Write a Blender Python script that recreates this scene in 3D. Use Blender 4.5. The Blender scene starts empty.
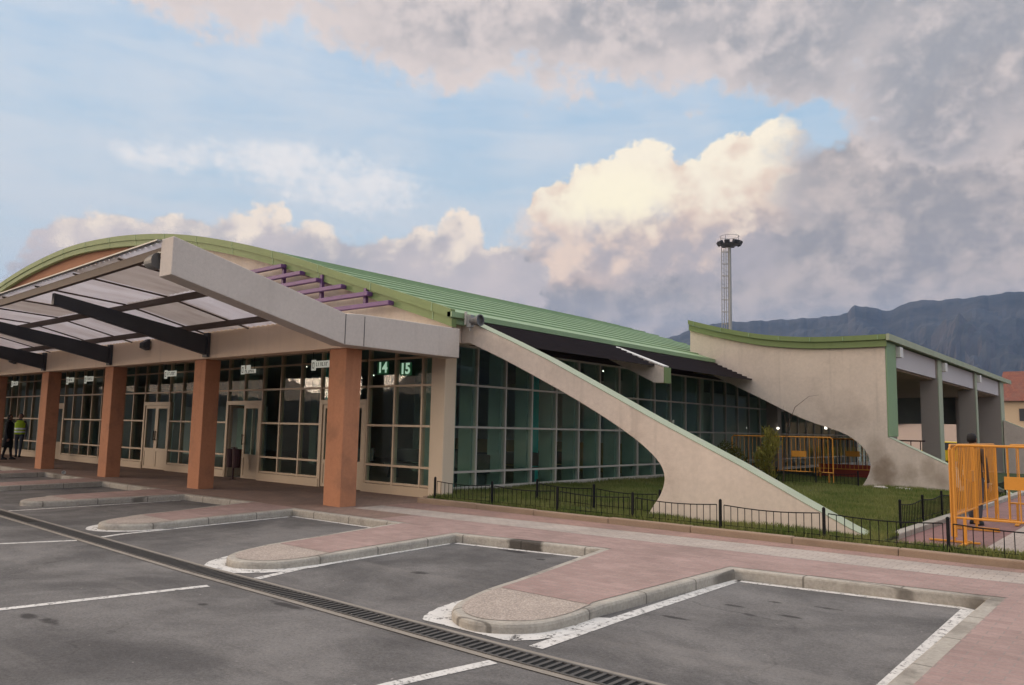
import bpy, bmesh, math, random
import numpy as np
from mathutils import Vector, Matrix, noise as mnoise

random.seed(7)
R = math.radians
sc = bpy.context.scene
col = sc.collection

# ------------------------------------------------------------------ camera
H = 1.65
PITCH, ROLL, YAW = .1102, .0207, -.6993
cy, sy, cp, sp = math.cos(YAW), math.sin(YAW), math.cos(PITCH), math.sin(PITCH)
fwd = Vector((sy*cp, cy*cp, sp))
r0 = Vector((cy, -sy, 0))
u0 = r0.cross(fwd)
rt = r0*math.cos(ROLL) + u0*math.sin(ROLL)
up = u0*math.cos(ROLL) - r0*math.sin(ROLL)
cd = bpy.data.cameras.new('camera')
cam = bpy.data.objects.new('camera', cd)
col.objects.link(cam)
M = Matrix((rt, up, -fwd)).transposed().to_4x4()
M.translation = Vector((0, 0, H))
cam.matrix_world = M
cd.sensor_width = 36
cd.lens = 781.21/1024*36
cd.clip_start = .1
cd.clip_end = 20000
sc.camera = cam
sc.render.resolution_x, sc.render.resolution_y = 1024, 685
sc.cycles.use_denoising = True
sc.cycles.max_bounces = 6
sc.cycles.transparent_max_bounces = 16
sc.cycles.caustics_reflective = False
sc.cycles.caustics_refractive = False
sc.view_settings.view_transform = 'Standard'
sc.view_settings.look = 'None'
sc.view_settings.gamma = 1
sc.view_settings.use_curve_mapping = False
sc.view_settings.exposure = 0.16

# ------------------------------------------------------------------ node helpers
class V:
    """a float socket with arithmetic"""
    def __init__(s, nt, sock): s.nt, s.s = nt, sock
    def _op(s, op, *a):
        n = s.nt.nodes.new('ShaderNodeMath'); n.operation = op
        for i, x in enumerate((s,)+a):
            if isinstance(x, V): s.nt.links.new(x.s, n.inputs[i])
            else: n.inputs[i].default_value = x
        return V(s.nt, n.outputs[0])
    def __add__(s, o): return s._op('ADD', o)
    def __radd__(s, o): return s._op('ADD', o)
    def __sub__(s, o): return s._op('SUBTRACT', o)
    def __rsub__(s, o): return s._op('MULTIPLY', -1.0)._op('ADD', o)
    def __mul__(s, o): return s._op('MULTIPLY', o)
    def __rmul__(s, o): return s._op('MULTIPLY', o)
    def __truediv__(s, o): return s._op('DIVIDE', o)
    def max(s, o): return s._op('MAXIMUM', o)
    def min(s, o): return s._op('MINIMUM', o)
    def smax(s, o, k): return s._op('SMOOTH_MAX', o, k)
    def pow(s, o): return s._op('POWER', o)
    def step(s, a, b, lo=0., hi=1.):
        n = s.nt.nodes.new('ShaderNodeMapRange'); n.interpolation_type = 'SMOOTHSTEP'
        s.nt.links.new(s.s, n.inputs[0])
        for i, x in enumerate((a, b, lo, hi)): n.inputs[i+1].default_value = x
        return V(s.nt, n.outputs[0])

def lk(nt, x, inp):
    if isinstance(x, V): nt.links.new(x.s, inp)
    elif hasattr(x, 'is_output'): nt.links.new(x, inp)
    elif isinstance(x, (tuple, list)): inp.default_value = tuple(x) + ((1,) if len(x) == 3 and len(inp.default_value) == 4 else ())
    else: inp.default_value = x

def mixc(nt, f, a, b, mode='MIX'):
    n = nt.nodes.new('ShaderNodeMix'); n.data_type = 'RGBA'; n.blend_type = mode
    lk(nt, f, n.inputs[0]); lk(nt, a, n.inputs[6]); lk(nt, b, n.inputs[7])
    return n.outputs[2]

def noise(nt, vec, scale, detail=4, rough=.55, dist=0., out=0, lac=2.):
    n = nt.nodes.new('ShaderNodeTexNoise')
    if vec is not None: lk(nt, vec, n.inputs['Vector'])
    n.inputs['Scale'].default_value = scale; n.inputs['Detail'].default_value = detail
    n.inputs['Roughness'].default_value = rough; n.inputs['Distortion'].default_value = dist
    n.inputs['Lacunarity'].default_value = lac
    return V(nt, n.outputs[0]) if out == 0 else n.outputs[1]

def combine(nt, x, y, z=0.):
    n = nt.nodes.new('ShaderNodeCombineXYZ')
    for i, v in enumerate((x, y, z)): lk(nt, v, n.inputs[i])
    return n.outputs[0]

# ------------------------------------------------------------------ world: evening sky with sunset cumulus
SUN_AZ, SUN_EL = R(-128), R(9)
def build_world():
    w = bpy.data.worlds.new('World'); sc.world = w; w.use_nodes = True
    nt = w.node_tree; nt.nodes.clear()
    out = nt.nodes.new('ShaderNodeOutputWorld'); bg = nt.nodes.new('ShaderNodeBackground')
    nt.links.new(bg.outputs[0], out.inputs[0]); bg.inputs[1].default_value = .1
    sky = nt.nodes.new('ShaderNodeTexSky'); sky.sky_type = 'NISHITA'; sky.sun_disc = False
    sky.sun_elevation = SUN_EL; sky.sun_rotation = SUN_AZ % (2*math.pi)
    sky.air_density = 1.2; sky.dust_density = 1.0; sky.ozone_density = 2.0
    tc = nt.nodes.new('ShaderNodeTexCoord')
    sep = nt.nodes.new('ShaderNodeSeparateXYZ'); nt.links.new(tc.outputs['Generated'], sep.inputs[0])
    x, y, z = (V(nt, o) for o in sep.outputs)
    A = x._op('ARCTAN2', y)*(180/math.pi)
    E = z.max(-1.).min(1.)._op('ARCSINE')*(180/math.pi)
    p = combine(nt, A*.1, E*.1, 0.)
    n1 = noise(nt, p, 1.1, 5, .55) - .5                    # broad
    q2 = combine(nt, A*.1, E*.125, 3.3)
    n2 = noise(nt, q2, 2.6, 7, .54, .15) - .5              # billows
    relief = n2 - (noise(nt, combine(nt, A*.1+.10, E*.125-.055, 3.3), 2.6, 3.5, .5, .15) - .5)
    n3 = noise(nt, combine(nt, A*.1, E*.16, 7.7), 1.5, 5, .5) - .5   # soft folds
    n4 = noise(nt, combine(nt, A*.1, E*.11, 5.5), 8., 5, .58) - .5
    nst = noise(nt, combine(nt, A*.06, E*.3, 9.), 1.6, 6, .6, .4) - .5   # streaks
    def field(blobs, amp1, amp2, wa=2.5, we=1.2):
        f = None
        Aw = A + n1*wa; Ew = E + n2*we
        for a, e, ra, re in blobs:
            d = 1. - ((Aw-a)/ra).pow(2.) - ((Ew-e)/re).pow(2.)
            f = d if f is None else f.smax(d, .35)
        return f + n1*amp1 + n2*amp2 + n4*(amp2*.55)
    # blue air
    blue = mixc(nt, E.step(8, 32), (5.6, 7.1, 8.1), (3.9, 5.8, 7.9))
    c = mixc(nt, .88, sky.outputs[0], blue)
    # thin veil and cirrus
    veil = (nst*1.2 + n1*.9 + n3*.5 + .40 + A*(-.005)).step(.1, 1.1)
    c = mixc(nt, veil*.75, c, (7.1, 7.3, 7.6))
    cir = field([(-57, 18.0, 8, 1.7), (-52, 17.2, 6, 2.2), (-65, 17.4, 4, .9)], 1.0, 1.1) + nst*2.0 + n4*1.8
    c = mixc(nt, cir.step(-.2, 1.3)*.85, c, (8.8, 8.5, 8.3))
    # grey mass on the right
    gm = field([(-14, 9, 17, 8.5), (-27, 9.5, 12, 6.5), (-38.5, 9, 6.5, 4.6), (-5, 16, 9, 8), (-15.5, 14, 8, 6.0)], .6, 1.1)
    gcol = mixc(nt, (n3*2.0 + n2*1.0 + relief*1.2 + n4*1.1 + .46 + A*.002).step(.05, 1.), (3.7, 3.5, 3.5), (6.3, 5.4, 4.9))
    pink = (field([(-35.0, 12.4, 5.5, 3.0), (-29.5, 13.4, 6, 2.6)], .6, 1.6) + n3*.8).step(.0, .9)
    gcol = mixc(nt, pink*.8, gcol, (8.2, 6.1, 4.9))
    low = E.step(11., 6.)*(nst*2.+.6).step(.2, .9)
    gcol = mixc(nt, low*.6, gcol, (5.0, 5.1, 5.5))
    c = mixc(nt, gm.step(-.06, .26), c, gcol)
    # peach body under the towers, sinking into the grey
    body = field([(-36.6, 13.6, 4.2, 3.2), (-31.5, 13.8, 6.5, 3.6), (-25.5, 14.2, 6, 4.0)], .5, 1.6, 1.4, 1.8)
    bcol = mixc(nt, (n2*1.5 + relief*1.4 + n4*.6 + .5 + (E-13.5)*.10 - (A+31.)*.035).step(.1, .95), (5.0, 4.5, 4.5), (9.6, 7.4, 5.8))
    c = mixc(nt, (body + n3).step(-.2, .7)*.9, c, bcol)
    # bright cumulus towers
    cum = field([(-36.2, 15.9, 2.9, 2.2), (-33.5, 16.6, 3.4, 3.0), (-30.3, 17.2, 3.4, 3.5), (-27.0, 16.2, 3.2, 3.0), (-23.6, 18.2, 2.9, 2.8), (-20.8, 18.9, 2.6, 2.8), (-30, 14.4, 7, 2.6), (-20.4, 16.4, 3.6, 2.8)], .2, 1.9, 1.4, 1.8)
    glow = (1. - ((A+32.5)/5.5).pow(2.) - ((E-16.5)/3.2).pow(2.)).max(0.)
    lit = (relief*1.7 + n2*.9 + (E-16.6)*.12 + glow*.5 + .46 + n4*1.0).step(.0, .95)
    ccol = mixc(nt, lit, (8.2, 6.2, 4.9), (10.3, 9.2, 7.3))
    ccol = mixc(nt, glow*lit, ccol, (11.0, 9.9, 7.3))
    ccol = mixc(nt, (A+n2*6.+n3*8.).step(-23.0, -18.5)*.9, ccol, (5.0, 4.6, 4.6))
    c = mixc(nt, cum.step(-.05, .20)*(E+n2*6.+n3*4.+n4*3.).step(12.2, 16.4)*(A+n2*8.+n4*5.).step(-17.2, -21.5), c, ccol)
    # low cumulus bank on the left with warm heads
    lb = field([(-68, 9.5, 5, 3.9), (-63.5, 9.6, 5, 4.2), (-58.5, 9.6, 3.6, 6.0), (-55, 9.5, 5, 4.6), (-49.5, 9, 6, 4.6), (-44.2, 10.5, 2.6, 5.3), (-46.8, 10, 3, 4.7), (-41, 9, 4, 4.4)], .15, 1.6, 1.4, 1.5)
    llit = (relief*1.9 + n2*.8 + (E-12.7)*.23 + n3*.6 + n4*.5 + .34).step(.1, .95)
    llit = (llit + n4*.35).max(0.).min(1.)
    lcol = mixc(nt, llit, mixc(nt, (n3*2.+.5).step(.1, .9), (5.0, 4.7, 4.75), (6.9, 6.0, 5.7)), (10., 8.5, 6.9))
    c = mixc(nt, lb.step(-.06, .22), c, lcol)
    # high grey band along the top, pink fringes
    tb = field([(-64, 31, 9, 6.0), (-46, 31, 12, 7.2), (-32, 31, 13, 7.6), (-20, 28.5, 12, 6.0), (-8, 24, 9, 8.0), (-40, 37, 45, 8.5), (-10.5, 20, 3.4, 3.2)], .9, 1.7)
    tcol = mixc(nt, (n3*1.8 + relief*.8 + n1*.6 + n4*1.2 + n2*1.0 + .50 + (A+30)*(-.014)).step(.0, 1.0), (3.7, 3.6, 3.7), (7.0, 6.1, 5.7))
    fringe = tb.step(.75, .0)
    tcol = mixc(nt, fringe*.7, tcol, (8.1, 6.9, 6.3))
    c = mixc(nt, tb.step(-.15, .40)*.96, c, tcol)
    # unseen sky overhead and behind the viewer, brightened as added fill; sunset side
    dn = nt.nodes.new('ShaderNodeVectorMath'); dn.operation = 'DOT_PRODUCT'
    nt.links.new(tc.outputs['Generated'], dn.inputs[0])
    dn.inputs[1].default_value = (math.sin(SUN_AZ)*math.cos(SUN_EL), math.cos(SUN_AZ)*math.cos(SUN_EL), math.sin(SUN_EL))
    sd = V(nt, dn.outputs['Value'])
    c = mixc(nt, E.step(40, 62), c, (20., 18.8, 18.2))
    c = mixc(nt, sd.step(.66, .97)*E.step(75, 30), c, (30., 22., 15.))
    back = nt.nodes.new('ShaderNodeVectorMath'); back.operation = 'DOT_PRODUCT'
    nt.links.new(tc.outputs['Generated'], back.inputs[0]); back.inputs[1].default_value = (.64, -.77, 0)
    c = mixc(nt, V(nt, back.outputs['Value']).step(-.1, .6)*E.step(70, 45)*.85, c, (11., 10.4, 10.2))
    nt.links.new(c, bg.inputs[0])
build_world()

sl = bpy.data.lights.new('sun', 'SUN'); sl.energy = 1.3; sl.angle = R(14); sl.color = (1., .80, .60)
so = bpy.data.objects.new('sun', sl); col.objects.link(so)
so.rotation_euler = Vector((math.sin(SUN_AZ)*math.cos(SUN_EL), math.cos(SUN_AZ)*math.cos(SUN_EL), math.sin(SUN_EL))).to_track_quat('Z', 'Y').to_euler()
so.location = (-30, -30, 30)

# ------------------------------------------------------------------ mesh helpers
class MB:
    def __init__(s): s.v, s.f = [], []
    def add(s, vs, fs):
        o = len(s.v); s.v += [tuple(v) for v in vs]; s.f += [tuple(i+o for i in f) for f in fs]; return s
    def box(s, x0, x1, y0, y1, z0, z1):
        vs = [(x, y, z) for z in (z0, z1) for y in (y0, y1) for x in (x0, x1)]
        return s.add(vs, [(0, 2, 3, 1), (4, 5, 7, 6), (0, 1, 5, 4), (2, 6, 7, 3), (0, 4, 6, 2), (1, 3, 7, 5)])
    def quad(s, a, b, c, d): return s.add([a, b, c, d], [(0, 1, 2, 3)])
    def poly(s, pts): return s.add(pts, [tuple(range(len(pts)))])
    def bar(s, p, q, w, h, upv=(0, 0, 1)):
        p, q = Vector(p), Vector(q); d = (q-p).normalized(); a = d.cross(Vector(upv))
        if a.length < 1e-4: a = d.cross(Vector((0, 1, 0)))
        a.normalize(); b = a.cross(d)
        vs = [e + a*(i*w/2) + b*(j*h/2) for e in (p, q) for i, j in ((-1, -1), (1, -1), (1, 1), (-1, 1))]
        return s.add(vs, [(0, 1, 2, 3), (7, 6, 5, 4), (0, 4, 5, 1), (1, 5, 6, 2), (2, 6, 7, 3), (3, 7, 4, 0)])
    def tube(s, pts, r, n=8, r1=None):
        pts = [Vector(p) for p in pts]; m = len(pts); rings = []
        ref = Vector((0, 0, 1))
        for i, p in enumerate(pts):
            d = (pts[min(i+1, m-1)] - pts[max(i-1, 0)]).normalized()
            a = d.cross(ref)
            if a.length < .05: a = d.cross(Vector((0, 1, 0)))
            a.normalize(); b = a.cross(d)
            rr = r if r1 is None else r + (r1-r)*i/(m-1)
            rings.append([p + (a*math.cos(t) + b*math.sin(t))*rr for t in [2*math.pi*k/n for k in range(n)]])
        vs = [v for g in rings for v in g]
        fs = [(i*n+k, i*n+(k+1) % n, (i+1)*n+(k+1) % n, (i+1)*n+k) for i in range(m-1) for k in range(n)]
        fs += [tuple(range(n))[::-1], tuple((m-1)*n+k for k in range(n))]
        return s.add(vs, fs)
    def prism(s, pts, axis, a0, a1):
        """outline in the two other axes, pushed along axis"""
        def mk(p, a):
            return {'x': (a, p[0], p[1]), 'y': (p[0], a, p[1]), 'z': (p[0], p[1], a)}[axis]
        n = len(pts)
        vs = [mk(p, a0) for p in pts] + [mk(p, a1) for p in pts]
        fs = [tuple(range(n)), tuple(range(n, 2*n))[::-1]] + [(i, i+n, (i+1) % n+n, (i+1) % n) for i in range(n)]
        return s.add(vs, fs)
    def lathe(s, prof, c, n=16, axis='z'):
        vs = []
        for r, h in prof:
            for k in range(n):
                t = 2*math.pi*k/n; a, b = r*math.cos(t), r*math.sin(t)
                vs.append({'z': (c[0]+a, c[1]+b, c[2]+h), 'y': (c[0]+a, c[1]+h, c[2]+b), 'x': (c[0]+h, c[1]+a, c[2]+b)}[axis])
        m = len(prof)
        fs = [(i*n+k, i*n+(k+1) % n, (i+1)*n+(k+1) % n, (i+1)*n+k) for i in range(m-1) for k in range(n)]
        fs += [tuple(range(n))[::-1], tuple((m-1)*n+k for k in range(n))]
        return s.add(vs, fs)
    def build(s, name, mat, parent=None, bevel=0, smooth=False):
        me = bpy.data.meshes.new(name); me.from_pydata(s.v, [], s.f)
        bm = bmesh.new(); bm.from_mesh(me); bmesh.ops.recalc_face_normals(bm, faces=bm.faces); bm.to_mesh(me); bm.free()
        if smooth:
            for f in me.polygons: f.use_smooth = True
        o = bpy.data.objects.new(name, me); col.objects.link(o)
        if mat is not None: me.materials.append(mat)
        if parent is not None:
            o.parent = parent; o.matrix_parent_inverse = Matrix.Translation(-Vector(parent_world(parent)))
        if bevel:
            b = o.modifiers.new('bevel', 'BEVEL'); b.width = bevel; b.segments = 2; b.limit_method = 'ANGLE'; b.angle_limit = R(40)
        return o

def parent_world(o):
    p = Vector(o.location)
    return p
def tag(o, label=None, cat=None, group=None, kind=None):
    if label: o['label'] = label
    if cat: o['category'] = cat
    if group: o['group'] = group
    if kind: o['kind'] = kind
    return o
def empty(name, loc=(0, 0, 0)):
    o = bpy.data.objects.new(name, None); o.location = loc; o.empty_display_size = .3; col.objects.link(o); return o
def struct(o): o['kind'] = 'structure'; return o
def local(mb, name, mat, parent, bevel=0, smooth=False):
    """part whose mesh is in the thing's own coordinates"""
    o = mb.build(name, mat, None, bevel, smooth); o.parent = parent; return o
def kids(o): return [c for c in col.objects if c.parent == o]
def copy_tree(o, parent=None):
    c = o.copy(); col.objects.link(c)
    if parent is not None: c.parent = parent
    for ch in kids(o): copy_tree(ch, c)
    return c
def smooth_line(pts, n=6):
    out = []
    P = [pts[0]] + list(pts) + [pts[-1]]
    for i in range(1, len(P)-2):
        a, b, c, d = (np.array(q, float) for q in P[i-1:i+3])
        for k in range(n):
            t = k/n
            out.append(tuple(.5*((2*b) + (c-a)*t + (2*a-5*b+4*c-d)*t*t + (3*b-a-3*c+d)*t**3)))
    out.append(tuple(map(float, pts[-1])))
    return out

# ------------------------------------------------------------------ materials
MATS = {}
def mat(name, base=(.5, .5, .5), rough=.8, var=.12, scale=2., fine=60., finevar=.06, bump=.0, bscale=80., metal=0., dark=None, darkscale=.8, darkamt=.5, streak=0., spec=.3, emit=None):
    m = bpy.data.materials.new(name); m.use_nodes = True; nt = m.node_tree
    b = nt.nodes['Principled BSDF']; tc = nt.nodes.new('ShaderNodeTexCoord'); ob = tc.outputs['Object']
    n1 = noise(nt, ob, scale, 5, .6); n2 = noise(nt, ob, fine, 3, .6)
    v = 1. + (n1-.5)*(2*var*1.6) + (n2-.5)*(2*finevar*1.6)
    c = mixc(nt, 1., base, combine(nt, v, v, v), 'MULTIPLY')
    if dark is not None:
        d = noise(nt, ob, darkscale, 6, .62, .3).step(.5, .72)
        c = mixc(nt, d*darkamt, c, dark)
    if streak:
        mp = nt.nodes.new('ShaderNodeMapping'); nt.links.new(ob, mp.inputs[0]); mp.inputs['Scale'].default_value = (2.6, 2.6, .16)
        s_ = noise(nt, mp.outputs[0], 1.6, 5, .6).step(.52, .8)
        c = mixc(nt, s_*streak, c, tuple(x*.45 for x in base))
    nt.links.new(c, b.inputs['Base Color']); b.inputs['Roughness'].default_value = rough
    b.inputs['Metallic'].default_value = metal; b.inputs['Specular IOR Level'].default_value = spec
    if bump:
        bp = nt.nodes.new('ShaderNodeBump'); bp.inputs['Strength'].default_value = bump; bp.inputs['Distance'].default_value = .02
        lk(nt, noise(nt, ob, bscale, 4, .6), bp.inputs['Height']); nt.links.new(bp.outputs[0], b.inputs['Normal'])
    if emit:
        b.inputs['Emission Color'].default_value = (*emit[0], 1); b.inputs['Emission Strength'].default_value = emit[1]
    MATS[name] = m
    return m

m_stucco = mat('cream_stucco', (.60, .515, .435), .9, .09, .9, 14, .09, .35, 60, dark=(.33, .265, .215), darkscale=.8, darkamt=.42, streak=.30)
m_stucco_d = mat('dirty_stucco', (.60, .515, .435), .9, .09, .9, 14, .09, .35, 60, dark=(.33, .265, .215), darkscale=.8, darkamt=.42, streak=.30)
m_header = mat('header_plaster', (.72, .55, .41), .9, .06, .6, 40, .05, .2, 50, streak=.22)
m_terra = mat('terracotta_plaster', (.34, .165, .095), .9, .08, .8, 40, .05, .2, 50, streak=.12)
m_pillar = mat('orange_plaster', (.43, .195, .105), .85, .10, 1.2, 16, .09, .2, 50, dark=(.19, .10, .065), darkscale=1.6, darkamt=.45, streak=.3)
m_beam = mat('grey_concrete_paint', (.54, .485, .44), .85, .08, .8, 16, .08, .2, 60, streak=.2)
m_green = mat('green_metal', (.215, .315, .165), .55, .08, 1., 30, .03, spec=.5)
m_coping = mat('green_coping_paint', (.33, .365, .265), .8, .12, 2., 30, .08, dark=(.42, .40, .33), darkscale=1.6, darkamt=.5)
m_fascia = mat('green_fascia', (.16, .215, .085), .6, .10, 1., 30, .04, streak=.2)
m_louvre = mat('dark_louvre', (.032, .023, .024), .9, .15, 2., 30, .05)
m_frame = mat('cream_aluminium', (.44, .33, .22), .45, .05, 2, 40, .02, spec=.5)
m_framew = mat('pale_aluminium', (.50, .46, .40), .45, .05, 2, 40, .02, spec=.5)
m_steel = mat('dark_steel', (.045, .047, .052), .5, .1, 2, 40, .05)
m_purlin = mat('brown_steel', (.085, .058, .046), .6, .15, 2, 40, .05)
m_purple = mat('purple_paint', (.12, .055, .155), .5, .15, 3, 40, .05)
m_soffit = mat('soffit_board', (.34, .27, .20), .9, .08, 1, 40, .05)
m_dark = mat('dark_interior', (.26, .28, .27), .9, .2, 1, 40, .05)
m_floor = mat('interior_floor', (.26, .23, .19), .35, .1, 1, 40, .05)
m_inwall = mat('interior_wall', (.50, .50, .42), .9, .2, .5, 40, .05)
m_incol = mat('interior_green_column', (.30, .36, .30), .8, .05, 1, 40, .05)
m_teal = mat('teal_column', (.08, .42, .36), .7, .08, 1, 40, .05)
m_asphalt0 = None
m_kerb = mat('kerb_concrete', (.36, .33, .285), .95, .2, 2.6, 30, .22, .5, 90, dark=(.10, .09, .08), darkscale=1.1, darkamt=.65)
m_kerbp = mat('pavement_kerb_concrete', (.36, .33, .285), .95, .2, 2.6, 30, .22, .5, 90, dark=(.10, .085, .07), darkscale=1.1, darkamt=.7)
def soot(m):
    nt = m.node_tree; b = nt.nodes['Principled BSDF']; old = b.inputs['Base Color'].links[0].from_socket
    tc = nt.nodes.new('ShaderNodeTexCoord'); sep = nt.nodes.new('ShaderNodeSeparateXYZ'); nt.links.new(tc.outputs['Object'], sep.inputs[0])
    X_, Y_ = V(nt, sep.outputs[0]), V(nt, sep.outputs[1]); nn = noise(nt, tc.outputs['Object'], 6, 5, .65)-.5
    f = (1. - ((X_+6.88)/.30).pow(2.) - ((Y_-8.55)/.22).pow(2.) + nn*1.5).step(-.1, .5)
    nt.links.new(mixc(nt, f*.85, old, (.03, .024, .02)), b.inputs['Base Color'])
def joints(m):
    nt = m.node_tree; b = nt.nodes['Principled BSDF']; old = b.inputs['Base Color'].links[0].from_socket
    tc = nt.nodes.new('ShaderNodeTexCoord'); sep = nt.nodes.new('ShaderNodeSeparateXYZ'); nt.links.new(tc.outputs['Object'], sep.inputs[0])
    f = None
    for o, off in ((sep.outputs[0], .31), (sep.outputs[1], .67)):
        fr = (V(nt, o)*(1/.95)+(100+off))._op('FRACT'); d = (fr-.5)._op('ABSOLUTE').step(.484, .494)
        f = d if f is None else f.max(d)
    nt.links.new(mixc(nt, f*.65, old, (.07, .06, .05)), b.inputs['Base Color'])
joints(m_kerb); joints(m_kerbp)
soot(m_kerbp)
m_tankerb = mat('tan_kerb_stone', (.29, .21, .15), .95, .16, 1.2, 70, .1, .5, 90, dark=(.16, .11, .08), darkscale=1.1, darkamt=.4)
m_orange = mat('orange_steel', (.58, .245, .03), .5, .1, 3, 40, .04, spec=.4)
m_black = mat('black_iron', (.010, .010, .011), .7, .2, 4, 40, .05, spec=.15)
m_red = mat('red_paint', (.30, .055, .035), .7, .12, 2, 40, .05)
m_binred = mat('dark_red_paint', (.05, .018, .018), .5, .15, 4, 40, .05)
m_white = mat('white_paint_metal', (.62, .60, .57), .6, .05, 3, 40, .02)
m_lampgrey = mat('lamp_grey', (.14, .14, .14), .45, .1, 3, 40, .02, metal=.3)
m_galv = mat('galvanised_steel', (.30, .30, .29), .5, .1, 2, 30, .04, metal=.4)
m_winggrey = mat('wing_grey_plaster', (.33, .29, .255), .9, .05, .7, 40, .05, .2, 50)
m_panel = mat('pale_panel', (.50, .47, .47), .8, .04, .7, 40, .03)

def m_glassf(name, tint, refl=.9, rough=.015):
    m = bpy.data.materials.new(name); m.use_nodes = True; nt = m.node_tree; nt.nodes.clear()
    out = nt.nodes.new('ShaderNodeOutputMaterial'); tr = nt.nodes.new('ShaderNodeBsdfTransparent'); gl = nt.nodes.new('ShaderNodeBsdfGlossy')
    tr.inputs[0].default_value = (*tint, 1); gl.inputs[0].default_value = (refl, refl, refl, 1); gl.inputs['Roughness'].default_value = rough
    fr = nt.nodes.new('ShaderNodeFresnel'); fr.inputs[0].default_value = 1.45
    tc = nt.nodes.new('ShaderNodeTexCoord')
    bp = nt.nodes.new('ShaderNodeBump'); bp.inputs['Strength'].default_value = .05; bp.inputs['Distance'].default_value = .05
    lk(nt, noise(nt, tc.outputs['Object'], 1.3, 2), bp.inputs['Height'])
    nt.links.new(bp.outputs[0], gl.inputs['Normal'])
    mx = nt.nodes.new('ShaderNodeMixShader')
    ge = nt.nodes.new('ShaderNodeNewGeometry'); lk(nt, V(nt, fr.outputs[0])*(1. - V(nt, ge.outputs['Backfacing'])), mx.inputs[0]); nt.links.new(tr.outputs[0], mx.inputs[1]); nt.links.new(gl.outputs[0], mx.inputs[2])
    nt.links.new(mx.outputs[0], out.inputs[0]); return m
m_glass = m_glassf('green_tinted_glass', (.86, .95, .93), .55)
m_carglass = m_glassf('car_glass', (.15, .18, .18))

def m_translucent(name, base, dirt):
    m = bpy.data.materials.new(name); m.use_nodes = True; nt = m.node_tree; nt.nodes.clear()
    out = nt.nodes.new('ShaderNodeOutputMaterial'); d = nt.nodes.new('ShaderNodeBsdfDiffuse'); t = nt.nodes.new('ShaderNodeBsdfTranslucent')
    tc = nt.nodes.new('ShaderNodeTexCoord'); mp = nt.nodes.new('ShaderNodeMapping'); nt.links.new(tc.outputs['Object'], mp.inputs[0]); mp.inputs['Scale'].default_value = (1.5, .35, 1)
    n = noise(nt, mp.outputs[0], 1.6, 6, .6)
    c = mixc(nt, n.step(.35, .75)*dirt, base, tuple(x*y for x, y in zip(base, (.66, .60, .56))))
    nt.links.new(c, d.inputs[0]); nt.links.new(c, t.inputs[0])
    mx = nt.nodes.new('ShaderNodeMixShader'); mx.inputs[0].default_value = .62
    nt.links.new(d.outputs[0], mx.inputs[1]); nt.links.new(t.outputs[0], mx.inputs[2]); nt.links.new(mx.outputs[0], out.inputs[0]); return m
m_sheet = m_translucent('translucent_sheet', (.84, .82, .84), .45)
m_sheetb = m_translucent('browned_translucent_sheet', (.70, .66, .64), .5)

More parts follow.
